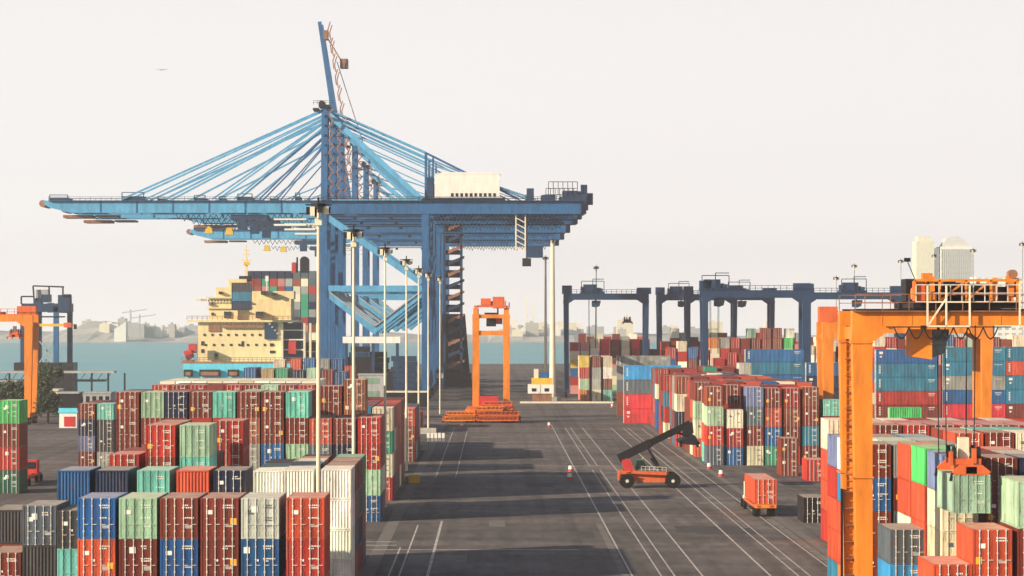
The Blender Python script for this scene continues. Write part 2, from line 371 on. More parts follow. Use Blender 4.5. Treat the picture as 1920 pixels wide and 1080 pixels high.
for L, k in ((6.058, 20), (12.192, 40)): ME['lite', k] = lite(L).mesh('shipping_container', M_cbody, M_croof, M_bar)
def stk(cells):
    mb = MB()
    for x0, x1, z0, z1 in cells: mb.box(x0, x1, -.004, .006, z0, z1)
    return mb
rr = random.Random(5)
for v in range(14):
    cells = []
    for r in range(rr.randint(2, 4)):      # rows of small stencil marks on the right door
        z = 2.35 - r * .17 - (0.0 if r < 2 else .55); x = .18 + rr.random() * .1
        for c in range(rr.randint(3, 7)):
            wdt = .06 + rr.random() * .05
            if x + wdt < 1.0: cells.append((x, x + wdt, z, z + .085))
            x += wdt + .035
    if v % 2: cells.append((-.85, -.45, 1.75, 2.05))
    if v % 3 == 0: cells.append((-.3, -.08, 1.3, 1.46))
    cells += [(.30, .9, .95 - .09 * q, .985 - .09 * q) for q in range(rr.randint(0, 4))]
    ME['mark', v] = stk(cells).mesh('marking', M_stick)
ME['square'] = stk([(-.2, .2, -.22, .22)]).mesh('sticker', M_stick)
mb = MB()
for k in range(5): mb.box(HW - .01, HW + .006, .55, .85, .75 + k * .36, .98 + k * .36)
for k in range(6): mb.box(HW - .01, HW + .006, 10.2 + k * .22, 10.34 + k * .22, 2.2, 2.42)
for k in range(4): mb.box(HW - .01, HW + .006, 10.3 + k * .25, 10.45 + k * .25, 1.85, 1.98)
ME['sidemark'] = mb.mesh('marking', M_stick)
mb = MB()
for k in range(8): mb.box(HW - .01, HW + .006, 10.1 + k * .2, 10.2 + k * .2, 2.15, 2.3)
mb.box(HW - .01, HW + .006, .6, 1.3, 1.9, 2.4); mb.box(HW - .01, HW + .006, .7, 1.1, 1.2, 1.5)
ME['sidemark2'] = mb.mesh('marking', M_stick)

ITEMS = []
def add(X, Y, z0, h, colr, L=20, rot=0, face='door', label=None, row='', col=0, tier=0, depth=0, group='shipping containers in the yard', keep=False):
    ITEMS.append(dict(X=X, Y=Y, z=z0, h=h, c=colr, L=L, rot=rot, face=face, row=row, col=col, tier=tier, depth=depth, group=group, label=label, keep=keep))
LEN = {20: 6.058, 40: 12.192}
def stacks(row, s, cols, L=20, depth=1, n=None, face='door', rot=0, base=0.0, group='shipping containers in the yard', colors=None, dz=None, rnd=RND):
    Y = F / s; last = -1e9; nn = n
    step = (LEN[L] if rot else CW) + 0.05
    for ci, cdef in enumerate(cols):
        px, top, cl = cdef[:3]; o = cdef[3] if len(cdef) > 3 else {}
        X = max(PX(px, s), last + step); last = X
        zt = PZ(top, s) - base; nt_ = o.get('n', nn) or max(1, round(zt / 2.75)); h = zt / nt_
        for d in range(o.get('depth', depth)):
            cls = cl if d == 0 else o.get('back', {}).get(d, [])
            m = nt_
            if d > 0 and not cls and random.random() < .12: m -= 1
            for t in range(m):
                k = nt_ - 1 - t if d or m == nt_ else t
                ti = m - 1 - t
                c = cls[ti] if ti < len(cls) and cls[ti] else random.choice(rnd)
                f = o.get('face', face)
                if isinstance(f, dict): f = f.get(ti, 'door')
                add(X, Y + d * ((LEN[L] if not rot else CW) + .35), base + t * h, h, c, L, rot, f, None, row, ci + 1, ti + 1, d, group)

# ---- left yard
stacks('the row nearest the viewer', 29.1, [(145, 934, ['blue', 'orange-red']), (223, 934, ['pale green', 'maroon']), (300, 934, ['maroon', 'blue']), (376, 934, ['maroon', 'maroon']),
       (452, 934, ['light grey', 'blue']), (537, 934, ['orange-red', 'red'])], n=4)
stacks('the pair beside the nearest row', 26, [(-24, 1036, ['maroon']), (42, 948, ['slate', 'charcoal'], {'face': {1: 'wall'}}), (107, 957, ['charcoal', 'mint'])])
stacks('the row with navy end walls', 24.9, [(-18, 956, ['charcoal', 'maroon'], {'face': 'wall', 'n': 3}), (107, 882, ['blue', 'blue'], {'face': 'wall'}), (179, 882, ['navy', 'maroon'], {'face': 'wall'}), (257, 882, ['mint', 'red']), (331, 882, ['orange-red', 'blue'], {'face': 'wall'}), (400, 882, ['navy', 'grey'])])
stacks('the white lamp mast row', 23.0, [(475, 883, ['white', 'white', 'white'], {'face': 'wall'}), (532, 881, ['white', 'white', 'white'], {'face': 'wall', 'back': {1: ['teal']}}), (602, 880, ['white', 'white', 'white', 'white'], {'face': 'wall', 'back': {1: ['maroon', 'maroon', 'navy', 'maroon'], 2: ['maroon', 'dark green', 'navy', 'maroon'], 3: ['green', 'charcoal', 'maroon', 'navy']}})], depth=4)
stacks('the red and green pair', 22.7, [(205, 852, ['red']), (273, 797, ['red', 'maroon']), (337, 797, ['pale green', 'mint'])], depth=2)
stacks('the red stack behind the green one', 21.2, [(404, 789, ['red', 'red'])], depth=1)
stacks('the tall wide left row', 17.2, [(172, 735, ['maroon']), (218, 735, ['maroon', 'maroon', 'maroon']), (265, 735, ['pale green', 'maroon']), (309, 735, ['navy', 'maroon']), (355, 735, ['maroon', 'red']), (399, 735, ['mint', 'red']),
       (445, 735, ['maroon', 'rust', 'grey']), (490, 735, ['maroon', 'maroon', 'blue']), (536, 735, ['mint', 'maroon', 'pale green']), (580, 785, ['orange-red', 'slate']), (625, 785, ['maroon', 'navy']), (671, 783, ['red', 'red', 'pale green', 'blue'])][1:], depth=2)
stacks('the tall left row end', 16.3, [(560, 724, ['pale green', 'grey']), (601, 724, ['maroon', 'maroon']), (645, 712, ['rust', 'rust'])][1:], depth=1)
stacks('the row by the third mast', 15.4, [(540, 745, []), (580, 750, []), (620, 762, ['grey']), (658, 764, ['teal', 'green']), (698, 765, ['cream', 'green', 'cream', 'red'])], depth=7)
stacks('the red row before the ship', 13.3, [(285 + 34 * i, 722, [c]) for i, c in enumerate(['red', 'maroon', 'red', 'maroon', 'red', 'maroon', 'pale green', 'maroon', 'red'])], depth=2, n=5)
stacks('the low row by mast five', 12.1, [(620 + 32 * i, 766, []) for i in range(5)], depth=5, n=3)
stacks('the cream row before the ship', 11.4, [(300 + 29.5 * i, 715, [random.choice(['white', 'cream'])], {'back': {1: ['cream'], 2: ['white'], 3: ['cream']}}) for i in range(10)], depth=4, n=4)
stacks('the low row by mast six', 9.6, [(690 + 25 * i, 775, []) for i in range(4)], depth=3, n=1)
stacks('the small row at the ship stern', 9.4, [(457, 690, ['blue', 'blue']), (490, 692, ['tan', 'cream']), (517, 691, ['green', 'cream']), (548, 694, ['navy', 'white']), (575, 691, ['pale green', 'maroon']), (602, 694, ['maroon', 'maroon']), (627, 697, ['blue', 'orange-red'])], depth=2)
stacks('the row under the quay crane', 8.5, [(513, 674, ['cream']), (544, 673, ['orange-red']), (570, 672, ['blue']), (597, 673, ['grey']), (622, 673, ['blue']), (645, 686, ['orange-red'])], depth=1)
stacks('the pair beside the white hut', 12.6, [(147, 757, ['maroon', 'navy', 'slate-blue', 'maroon']), (182, 757, ['mint', 'charcoal', 'charcoal', 'grey'])], depth=3, n=4)
stacks('the stack at the orange leg', 14.8, [(-37, 751, ['maroon', 'blue']), (0, 751, ['bright green', 'maroon', 'red', 'dark green'])], depth=1, n=4)
# ---- right yard
stacks('the row below the hanging container', 30.0, [(1750, 1058, ['orange-red', 'maroon']), (1824, 993, ['orange-red', 'bright blue', 'slate']), (1908, 902, ['pale green', 'maroon', 'rust'])])
stacks('the low column by the gantry leg', 26.8, [(1669, 993, ['slate', 'bright blue', 'maroon'])], n=3)
stacks('the slate-blue topped column', 27.9, [(1766, 852, ['slate-blue', 'cream', 'cream', 'orange-red', 'maroon'])], n=5)
stacks('the tall column with a green top', 26.85, [(1733.5, 841, ['bright green', 'orange-red', 'orange-red', 'cream', 'maroon'])], n=5)
stacks('the tall column with a red top', 25.95, [(1706.5, 836, ['orange-red', 'orange-red', 'cream', 'maroon'])], n=5)
stacks('the row behind the spreader', 24.0, [(1849, 858, ['maroon', 'maroon']), (1912, 858, ['navy', 'maroon'])], depth=3)
stacks('the block behind the leg', 24.9, [(1610, 833, ['maroon', 'blue', 'maroon'], {'back': {1: ['white', 'bright blue', 'orange-red', 'orange-red', 'orange'], 2: ['slate-blue', 'red', 'orange-red', 'orange-red']}}),
       (1676, 833, ['grey'], {'back': {1: ['pale green']}}), (1741, 833, ['slate'], {'back': {1: ['grey']}})], depth=3, n=5)
stacks('the roofs behind the ropes', 22.0, [(1790, 812, ['orange-red']), (1848, 811, ['maroon']), (1905, 811, ['cream'])], depth=2)
stacks('the pale and orange column', 19.05, [(1553, 787, ['cream', 'orange-red', 'orange-red', 'red']), (1602, 787, ['pale green'])], n=4, depth=1)
stacks('the red row behind the leg', 20.0, [(1642 + 52 * i, 797, ['red' if i % 2 else 'maroon'], {'back': {1: ['pink'], 2: ['cream' if i % 2 else 'red']}}) for i in range(6)], depth=3)
stacks('the lone shade-painted stack by the truck', 17.3, [(1507, 933, ['black'])], n=1)  # shade is painted into its near-black colour
stacks('the short maroon stack', 13.3, [(1465, 822, ['maroon', 'maroon'])], n=2)
stacks('the single stack by the maroon', 13.75, [(1513, 862, ['red'])], n=1)
stacks('the mixed reach stacker row', 12.4, [(1326, 725, ['brown-red', 'pale green', 'red', 'slate']), (1363, 768, ['cream', 'red', 'blue'], {'n': 3}), (1401, 726, ['slate-blue', 'slate', 'maroon', 'cream']),
       (1435, 728, ['maroon', 'orange-red', 'blue', 'green']), (1470, 728, ['red', 'brown-red', 'maroon', 'red']), (1505, 726, ['brown-red', 'maroon', 'teal', 'maroon']), (1544, 749, ['mint', 'maroon'])], depth=1)
stacks('the mixed row second layer', 12.15, [(1322, 721, ['maroon', 'cream', 'orange-red']), (1358, 722, ['maroon', 'red']), (1395, 722, ['orange-red', 'blue']), (1430, 722, ['maroon']), (1466, 722, ['red'])], depth=1)
stacks('the block beyond the mixed row', 11.7, [(1304, 717, ['maroon', 'pale green', 'cream', 'orange-red']), (1335, 717, ['red']), (1367, 716, ['maroon']), (1399, 716, ['orange-red']), (1430, 716, ['blue']), (1462, 716, ['cream']), (1494, 718, ['orange-red'])], depth=4)
stacks('the cream and navy row', 10.8, [(1269, 706, ['brown-red', 'cream', 'navy', 'red']), (1300, 706, ['maroon']), (1330, 706, ['red']), (1360, 706, ['maroon']), (1390, 706, ['orange-red']), (1420, 707, ['orange-red'])], depth=3)
stacks('the teal and red column', 10.1, [(1247, 705, ['red', 'teal', 'red', 'cream']), (1275, 702, ['maroon']), (1302, 702, ['red']), (1330, 700, ['cream']), (1357, 700, ['maroon'])], depth=3)
stacks('the corner row with blue base', 9.3, [(1231, 692, ['red', 'cream', 'blue', 'blue']), (1256, 692, ['maroon']), (1282, 692, ['red']), (1322, 688, ['green']), (1354, 688, ['maroon']), (1386, 681, ['light grey'])], depth=3)
stacks('the red based crosswise stack', 8.8, [(1170, 685, ['bright blue', 'slate', 'bright red', 'bright red'])], L=40, rot=1, n=4)
stacks('the grey crosswise stack', 8.2, [(1157, 667, ['grey', 'grey', 'slate'])], L=40, rot=1)
stacks('the big blue crosswise stack', 8.95, [(1398, 655, ['blue', 'teal', 'blue', 'teal', 'navy', 'maroon'])], L=40, rot=1, n=6)
stacks('the navy crosswise stack', 9.3, [(1512, 680, ['blue', 'navy', 'navy', 'blue', 'navy'])], L=40, rot=1, n=5)
stacks('the wall of long containers', 9.6, [(1643, 655, ['blue', 'teal', 'teal', 'red', 'maroon', 'maroon']), (1768, 651, ['teal', 'teal', 'grey', 'blue', 'bright red', 'maroon']), (1886, 650, ['teal', 'orange-red', 'teal', 'teal', 'maroon', 'red'])], L=40, rot=1, n=6)
stacks('the green half hidden row', 9.9, [(1668, 764, ['bright green', 'green'])], L=20, rot=1, n=2)
FARR = ['maroon', 'red', 'cream', 'orange-red', 'maroon', 'grey', 'pale green', 'red', 'blue', 'brown-red', 'white', 'pink']
stacks('the row behind the blue wall', 8.2, [(1640 + 21.5 * i, 628 + 4 * (i % 3), [FARR[(i * 5 + 2) % 12]]) for i in range(13)], depth=1, rnd=FARR)
stacks('the far row below blue gantries', 7.0, [(1250, 652, ['red', 'blue', 'maroon'], {}), (1271, 640, ['cream', 'red', 'white']), (1290, 652, ['blue', 'maroon']), (1312, 655, ['red', 'cream']), (1332, 633, ['orange', 'cream', 'red', 'maroon']), (1351, 633, ['grey', 'red', 'maroon']), (1370, 633, ['red', 'maroon', 'red']),
       (1389, 635, ['maroon', 'red']), (1409, 635, ['maroon', 'maroon']), (1429, 615, ['maroon', 'brown-red', 'white', 'red']), (1449, 615, ['maroon', 'brown-red', 'red']), (1470, 634, ['bright green', 'cream']), (1490, 645, ['pink', 'red']), (1510, 648, ['cream', 'white']),
       (1530, 632, ['cream', 'white', 'cream']), (1550, 640, ['cream']), (1572, 650, ['red']), (1592, 642, ['cream']), (1612, 645, ['white'])], depth=1, rnd=FARR)
stacks('the doors before the blue wall', 7.9, [(1340, 672, ['red']), (1363, 661, ['red', 'brown-red']), (1385, 664, ['maroon'])], depth=2)
stacks('the pale row under blue girders', 6.4, [(1240 + 18 * i, 640 - 8 * ((i * 7) % 4), [FARR[(i * 7 + 3) % 12], FARR[(i * 3 + 1) % 12]]) for i in range(16)], depth=1, rnd=FARR)
stacks('the yellow and red row', 6.9, [(1088, 668, ['yellow', 'red', 'pale green', 'orange']), (1110, 668, ['maroon', 'grey', 'light grey', 'cream']), (1131, 668, ['cream', 'white', 'maroon', 'mint'])], depth=3, n=4, rnd=['cream', 'yellow', 'white', 'pink'])
stacks('the tall row inside blue gantry', 6.3, [(1070, 642, ['red', 'cream', 'yellow']), (1089, 642, ['pink', 'cream']), (1107, 636, ['cream', 'white', 'cream']), (1127, 636, ['bright red', 'bright red', 'cream']), (1147, 637, ['maroon', 'maroon']), (1165, 638, ['cream', 'cream']), (1184, 636, ['bright red', 'red']), (1203, 636, ['brown-red', 'maroon']), (1222, 655, ['charcoal'])], depth=2, rnd=FARR)
stacks('the farthest row inside blue gantry', 5.6, [(1085 + 16 * i, 626 + 5 * (i % 2), [FARR[(i * 5 + 4) % 12]]) for i in range(8)], depth=1, rnd=FARR)
# ---- on the ship
SH = ['red', 'pink', 'slate', 'maroon', 'grey', 'blue', 'green', 'brown-red', 'navy', 'red', 'cream']
stacks('the ship deck stack', 5.5, [(462 + 14.6 * i, 508 if i < 9 else 512, ['navy' if i < 6 else 'slate', SH[(i * 3) % 11], SH[(i * 5 + 2) % 11], SH[(i * 7 + 1) % 11], SH[(i * 2 + 3) % 11]]) for i in range(12)], base=12.5, group='containers stacked on the ship', depth=1, L=40, rnd=SH)
stacks('the ship aft stack', 6.12, [(434, 530, ['charcoal', 'teal', 'navy'])], rot=1, base=25.0, n=3, group='containers stacked on the ship')
# ---- the two that hang or ride
add(29.45, 171.6, PZ(963, 29.15), 2.5, 'pale green', 20, 0, 'door', 'pale green container hanging from the orange spreader of the nearest gantry', keep=True)
add(29.0, 297.6, 1.45, 2.75, 'orange-red', 40, 0, 'door', 'orange-red container riding on the trailer of the truck on the road', keep=True)

# ---- which of them the camera sees (so that the largest in view become objects of their own)
RW, RH, SC = 960, 540, 0.5
ids = np.full((RH, RW), -1, dtype=np.int32)
def pj(X, Y, Z): return (VX + F * X / Y) * SC, (VY + F * (H - Z) / Y) * SC
for it in ITEMS:
    L = LEN[it['L']]; it['x1'] = it['X'] + (L if it['rot'] else CW); it['y1'] = it['Y'] + (CW if it['rot'] else L); it['z1'] = it['z'] + it['h']
for i in sorted(range(len(ITEMS)), key=lambda k: (-ITEMS[k]['Y'], ITEMS[k]['z'])):
    it = ITEMS[i]; x0, x1, y0, y1, z0, z1 = it['X'], it['x1'], it['Y'], it['y1'], it['z'], it['z1']
    fa, fb = pj(x0, y0, z1); fc, fd = pj(x1, y0, z0); ba, bb = pj(x0, y1, z1); bc, _ = pj(x1, y1, z0)
    a = max(0, int(min(fa, ba))); c = min(RW, int(max(fc, bc)) + 1)
    for xx in range(a, c):                       # column by column: side or front, plus roof
        u = xx + .5
        if fa <= u <= fc: ys, ye = fb, fd; xr = None
        else:
            Xs = x0 if u < fa else x1
            den = (u / SC - VX)
            if abs(den) < 1e-6: continue
            Yc = F * Xs / den
            if not (y0 <= Yc <= y1): continue
            ys, ye = (VY + F * (H - z1) / Yc) * SC, (VY + F * (H - z0) / Yc) * SC
        if z1 < H: ys = min(ys, bb if ba <= u <= bc else ys)
        r0, r1 = max(0, int(round(ys))), min(RH, int(round(ye)))
        if r1 > r0: ids[r0:r1, xx] = i
cnt = np.bincount(ids[ids >= 0].ravel(), minlength=len(ITEMS))
order = sorted(range(len(ITEMS)), key=lambda k: -(cnt[k] + (1e6 if ITEMS[k]['keep'] else 0)))
named = [k for k in order if cnt[k] >= 5 or ITEMS[k]['keep']][:298]
print('containers', len(ITEMS), 'named', len(named), 'visible', int((cnt >= 5).sum()))
hid = MB(); hid_c = []
def variety(c, r):
    v = 1 + r.uniform(-.16, .16); return tuple(min(1, max(0, q * v * (1 + r.uniform(-.05, .05)))) for q in PAL[c])
seen_labels = {}
for rank, k in enumerate(order):
    it = ITEMS[k]; r = random.Random(k * 7 + 1); colr = variety(it['c'], r); k_ = it['L']
    if k not in set(named) if False else rank >= len(named):
        hid.box(it['X'] + .01, it['x1'] - .01, it['Y'] + .01, it['y1'] - .01, it['z'] + .01, it['z1'] - .01); hid_c += [colr] * 24
        continue
    sw = CW * F / it['Y'] if not it['rot'] else 99
    if it['label']: lab = it['label']
    else:
        tier = 'top' if it['tier'] == 1 else ORD[it['tier']] + ' from top'
        lab = f"{it['c']} container, {tier}, column {it['col']} of {it['row']}"
        if it['depth']: lab += f", {ORD[it['depth']+1]} bay"
        lab = lab.replace('column 1 of', 'first column of')
        for q in range(2, 20): lab = lab.replace(f'column {q} of', f'{ORD[q]} column of')
        if lab.count(' ') > 15: lab = lab.replace(' container,', ' one,')
    full, mid = sw >= 38 and not it['rot'], (28 <= sw < 38) or (it['rot'] and it['L'] == 40)
    ox, oy, rz = (it['X'] + HW, it['Y'], 0) if not it['rot'] else (it['X'], it['Y'] + HW, -math.pi / 2)
    root = inst('shipping_container', ME['frame', k_] if (full or mid) else ME['lite', k_], None, (ox, oy, it['z']), colr)
    # rot: local +Y must run along world +X
    root.rotation_euler = (0, 0, rz); root.scale = (1, 1, it['h'] / CH)
    tag(root, lab, 'container', it['group'])
    if full or mid:
        for sx in (-1, 1): inst('side_panel', ME['side', k_, sx], root, color=colr)
        inst('roof_panel', ME['roof', k_], root, color=colr)
        if it['rot'] and k_ == 40: inst('marking', ME['sidemark' if r.random() < .6 else 'sidemark2'], root, color=(.72, .72, .68))
        if it['face'] == 'wall': inst('end_wall', ME['wall'], root, color=colr)
        else:
            for sx in (-1, 1):
                d = inst('door', ME['door' if full else 'doorb', sx], root, color=colr)
                if full:
                    same = it['c'] in ('pale green', 'mint', 'cream', 'white', 'green', 'bright green')
                    x0, x1 = (-HW + .115, -.008) if sx < 0 else (.008, HW - .115)
                    for a in (.27, .76): inst('locking_bar', ME['bar_same' if same else 'bar'], d, (x0 + (x1 - x0) * a, -.03, 0), colr)
            wc = (.8, .78, .7) if it['c'] not in ('white', 'cream', 'light grey') else (.1, .12, .14)
            inst('marking', ME['mark', r.randrange(14)], root, (0, -.006, 0), wc)
            if it['c'] in ('maroon', 'orange-red', 'light grey', 'brown-red', 'red') and r.random() < .55:
                inst('sticker', ME['square'], root, (-.86 if r.random() < .6 else .9, -.012, 1.25 if r.random() < .6 else 1.0), (.85, .42, .02))
            elif r.random() < .4: inst('sticker', ME['square'], root, (r.choice((-.85, -.35)), -.012, 2.1), (.8, .78, .7))
me = bpy.data.meshes.new('stacked_containers')
me.from_pydata(hid.v, [], hid.f)
mh = bpy.data.materials.new('stacked_container_paint'); mh.use_nodes = True
at = mh.node_tree.nodes.new("ShaderNodeVertexColor"); at.layer_name = 'Col'; mh.node_tree.links.new(at.outputs[0], mh.node_tree.nodes["Principled BSDF"].inputs['Base Color'])
mh.node_tree.nodes["Principled BSDF"].inputs['Roughness'].default_value = .6
me.materials.append(mh); ca = me.color_attributes.new('Col', 'FLOAT_COLOR', 'CORNER')
ca.data.foreach_set('color', [q for c in hid_c for q in (*c, 1)]); me.update()
ho_ = bpy.data.objects.new('stacked_containers', me); COL.objects.link(ho_); tag(ho_, 'mass of further containers filling the stacks behind the others', group='shipping containers in the yard', kind='stuff')

# ------------------------------------------------------------------ high mast lamps
def lamp(X, Y, zt, w=0.42, m=M_cream, label='', group='high mast lamps along the road', base=None, heads=True, mh_=None):
    mh_ = mh_ or M_dark
    r = empty('lamp_mast', (X, Y, 0), 0, label, 'lamp mast', group)
    MB().tube((0, 0, 0), (0, 0, zt), w * .62, 12, w * .36).build('pole', m, r)
    if heads:
        h = MB().tube((0, 0, zt - .15), (0, 0, zt + .1), .55, 12); h.tube((0, 0, zt + .1), (0, 0, zt + .55), .08, 6)
        h.beam((-.95, 0, zt), (.95, 0, zt), .1, .1); h.beam((0, -.95, zt), (0, .95, zt), .1, .1)
        h.build('head_frame', mh_, r)
        for q in range(8):
            a = q * math.pi / 4 + .2; cx, cy = math.cos(a) * .72, math.sin(a) * .72
            f = MB().box(cx - .17, cx + .17, cy - .15, cy + .15, zt - .6 - .12 * (q % 3), zt - .16)
            f.build('floodlight', M_cream if q % 2 else mh_, r)
        MB().box(-.25, .25, -.25, .25, zt - 1.5, zt - 1.0).build('winch_collar', M_cream, r)
    if base: MB().box(-base, base, -base * .8, base * .8, 0, 1.1).build('base', M_conc, r)
    return r
for i, (px, top) in enumerate(((597, 384), (663, 432), (722, 465), (762, 487), (785, 504), (803, 512), (825, 520))):
    off = VX - px; s = off / 12.9
    lamp(-12.9, F / s, PZ(top, s), 0.30, label=f'{["tallest looking cream lamp mast rising before the white containers", "cream lamp mast rising behind the green roofed stack", "cream lamp mast in line with the crane brace, third along the road", "cream lamp mast next to the yellow block, fourth along the road", "cream lamp mast on a wide concrete block, fifth along the road", "cream lamp mast on a concrete block by the red spreaders", "farthest lamp mast of the roadside line, by the orange gantry"][i]}', base=1.55 if i in (4, 5) else None)
for q, (px, py) in enumerate(((775, 899),)):
    s = (906 - VY) / H
    tag(MB().box(PX(766, s), PX(786, s), F / s, F / s + 1.2, 0, 1.1).build('concrete_block', M_yellow), 'yellow painted block at the foot of the fourth lamp mast', 'block')
s = 6.9; lamp(PX(1036, s), F / s, PZ(450, s), 1.45, label='thick cream mast standing on the kerb by the white hut', base=2.2, group='thick masts by the white hut')
s = 6.5; lamp(PX(1023, s), F / s, PZ(482, s), .75, label='thinner cream mast just behind the thick one', group='thick masts by the white hut')
for px, top, s, lab in ((1118, 500, 5.9, 'grey lamp mast above the first blue gantry trolley'), (1568, 520, 6.5, 'short grey mast over the left leg of the rear orange gantry'), (1602, 497, 6.2, 'slim grey mast between the blue gantry and the orange one'), (1689, 488, 6.2, 'grey lamp mast left of the white tower'),
                        (1752, 478, 6, 'grey lamp mast before the pale slab of the tower'), (1825, 468, 6.4, 'grey lamp mast at the right edge of the tower'), (1917, 456, 7, 'grey lamp mast at the picture edge'), (1519, 534, 6.6, 'thin grey mast on the blue gantry girder')):
    lamp(PX(px, s), F / s, PZ(top, s), .36, m=M_grey, label=lab, group='far lamp masts over the right yard')

# ------------------------------------------------------------------ yard gantry cranes (rubber tyred)
def rail(mb, p, q, h=1.05, n=8, t=.05):
    p = Vector(p); q = Vector(q)
    for k in range(n + 1):
        c = p.lerp(q, k / n); mb.beam(c, c + Vector((0, 0, h)), t, t)
    mb.beam(p + Vector((0, 0, h)), q + Vector((0, 0, h)), t, t); mb.beam(p + Vector((0, 0, h * .5)), q + Vector((0, 0, h * .5)), t * .8, t * .8)
def gantry(X, Y, span=23.5, wb=7.0, zt=24.0, m=M_orange, rz=0, trolley=8.0, label='', group=None, gd=1.1, legw=1.35, legd=1.1, detail=2, spread=None, cabside=-1, beams2=False, m2=None, lowtop=False):
    m2 = m2 or M_dark
    r = empty('gantry_crane', (X, Y, 0), rz, label, 'gantry crane', group)
    zg = zt - gd
    for lx in (0, span):
        for ly in (0, wb):
            sg = 1 if lx == 0 else -1
            mb = MB(); w0, w1 = legw * .76, legw
            mb.prism([(lx - w0 / 2 + sg * .18, 2.4), (lx + w0 / 2 + sg * .18, 2.4), (lx + w1 / 2, zg - 2.2), (lx + w1 / 2 + sg * .05, zg), (lx - w1 / 2, zg)], ly - legd / 2, ly + legd / 2)
            leg = mb.build('leg', m, r)
            kn = MB().prism([(lx - sg * legw * .5, zg), (lx - sg * legw * .55, zg - 1.0), (lx + sg * legw * .58, zg - 1.0), (lx + sg * (legw * .5 + 1.6), zg)], ly - legd * .52, ly + legd * .52)
            kn.build('haunch', m, leg)
            if detail >= 2:
                fl = MB()
                for z in (zg - 1.1, zg * .55, 3.2): fl.box(lx - legw * .56, lx + legw * .56, ly - legd * .58, ly + legd * .58, z - .05, z + .05)
                fl.build('flange', m, leg)
        sb = MB().box(lx - .45, lx + .45, -1.3, wb + 1.3, 1.5, 2.4).build('sill_beam', m, r)
        for y in (-.9, .9, wb - .9, wb + .9):
            wl = MB().tube((lx - .3, y, .8), (lx + .3, y, .8), .8, 16).build('wheel', M_tyre, r)
            MB().tube((lx - .33, y, .8), (lx + .33, y, .8), .38, 10).build('rim', m, wl)
        eb = MB().box(lx - .35, lx + .35, legd / 2, wb - legd / 2, zg - .9, zg - .1); eb.build('end_beam', m, r)
        if beams2: MB().box(lx - .3, lx + .3, legd / 2, wb - legd / 2, zg - 4.6, zg - 3.7).build('end_beam', m, r)
    for ly in (0, wb):
        gr = MB().box(-legw * .5, span + legw * .5, ly - .5, ly + .5, zg, zt).build('girder', m, r)
        if detail:
            st = MB()
            for k in range(int(span / 1.9)): st.box(1.2 + k * 1.9, 1.28 + k * 1.9, ly - .53, ly + .53, zg + .05, zt - .05)
            st.build('stiffener', m, gr)
            rb = MB().box(-.4, span + .4, ly - .15, ly + .15, zt, zt + .12); rb.build('rail', m2, gr)
            if detail >= 2:
                yy = ly - .9 if ly == 0 else ly + .9
                wk = MB().box(-legw * .5, span, min(yy, yy + .35) , max(yy, yy + .35), zt - .06, zt); rail(wk, (-.5, yy, zt), (span, yy, zt), n=14)
                wk.build('walkway', M_rust, gr)
    if detail >= 2:
        ld = MB(); yl = wb + .75
        for dx in (-.28, .28): ld.beam((dx, yl - 1.4, 2.5), (dx, yl - 1.4, zg), .07, .07)
        for k in range(int((zg - 3) / .45)): ld.beam((-.28, yl - 1.4, 2.8 + k * .45), (.28, yl - 1.4, 2.8 + k * .45), .05, .05)
        ld.build('ladder', m, r)
        cg = MB()
        for k in range(int((zg - 4) / 1.1)): cg.box(-.36, .36, yl - 1.8, yl - 1.42, 4 + k * 1.1, 4.04 + k * 1.1)
        cg.build('ladder_cage', M_rust, r); MB().box(.42, .62, yl - 1.7, yl - 1.35, 2.6, zg * .62).build('cable_tray', M_rust, r); MB().box(-.62, -.48, yl - 1.7, yl - 1.4, 2.6, zg * .5).build('cable_tray', M_dark, r)
        MB().box(-1.6, -.5, 1.2, 5.2, 2.5, 4.6).build('power_unit', m, r)
    # trolley
    tx = trolley; t = empty('trolley', (tx, 0, zt)); t.parent = r
    def P(name, mb, mm): return mb.build(name, mm, t)
    P('trolley_frame', MB().box(-3.4, 3.4, -.35, .35, .13, .55).box(-3.4, 3.4, wb - .35, wb + .35, .13, .55).box(-3.2, -2.8, .35, wb - .35, .18, .5).box(2.8, 3.2, .35, wb - .35, .18, .5), m2)
    P('trolley_deck', MB().box(-3.2, 3.2, .4, wb - .4, .56, .64), m2)
    P('winch_drum', MB().tube((-2.4, 1.2, 1.25), (.4, 1.2, 1.25), .55, 14).tube((-.2, 4.2, 1.25), (2.4, 4.2, 1.25), .55, 14), m2)
    P('motor', MB().tube((-3.3, 1.2, 1.1), (-2.9, 1.2, 1.1), .38, 12).box(-2.9, -2.35, .4, 1.6, .64, 1.75).box(-2.45, -1.8, 1.9, 2.6, 1.5, 2.45), m)
    P('electrical_cabinet', MB().box(-3.3, -2.7, 3.4, 5.6, .64, 2.1), m2); P('electrical_cabinet', MB().box(1.9, 2.9, .5, 1.0, .64, 1.55), m2)
    if detail >= 2:
        fr = MB()
        for a in (-3.3, -1.7, .0, 1.6, 3.3): fr.beam((a, -.2, .6), (a, -.2, 1.95), .14, .14)
        fr.beam((-3.3, -.2, 1.95), (3.3, -.2, 1.95), .16, .14); fr.beam((-1.6, -.2, .7), (-.05, -.2, 1.9), .12, .1); fr.beam((.1, -.2, .7), (1.5, -.2, 1.9), .12, .1)
        P('machine_frame', fr, m)
        rl = MB(); rail(rl, (-3.3, -.75, .6), (3.3, -.75, .6), n=9, t=.06); rl.box(-3.3, 3.3, -.8, -.36, .54, .6)
        P('guard_rail', rl, M_bar)
        rk = MB()
        for a in (-2.6, -1.4, .1): rk.beam((a, -.95, -1.0), (a, -.95, 1.6), .11, .11)
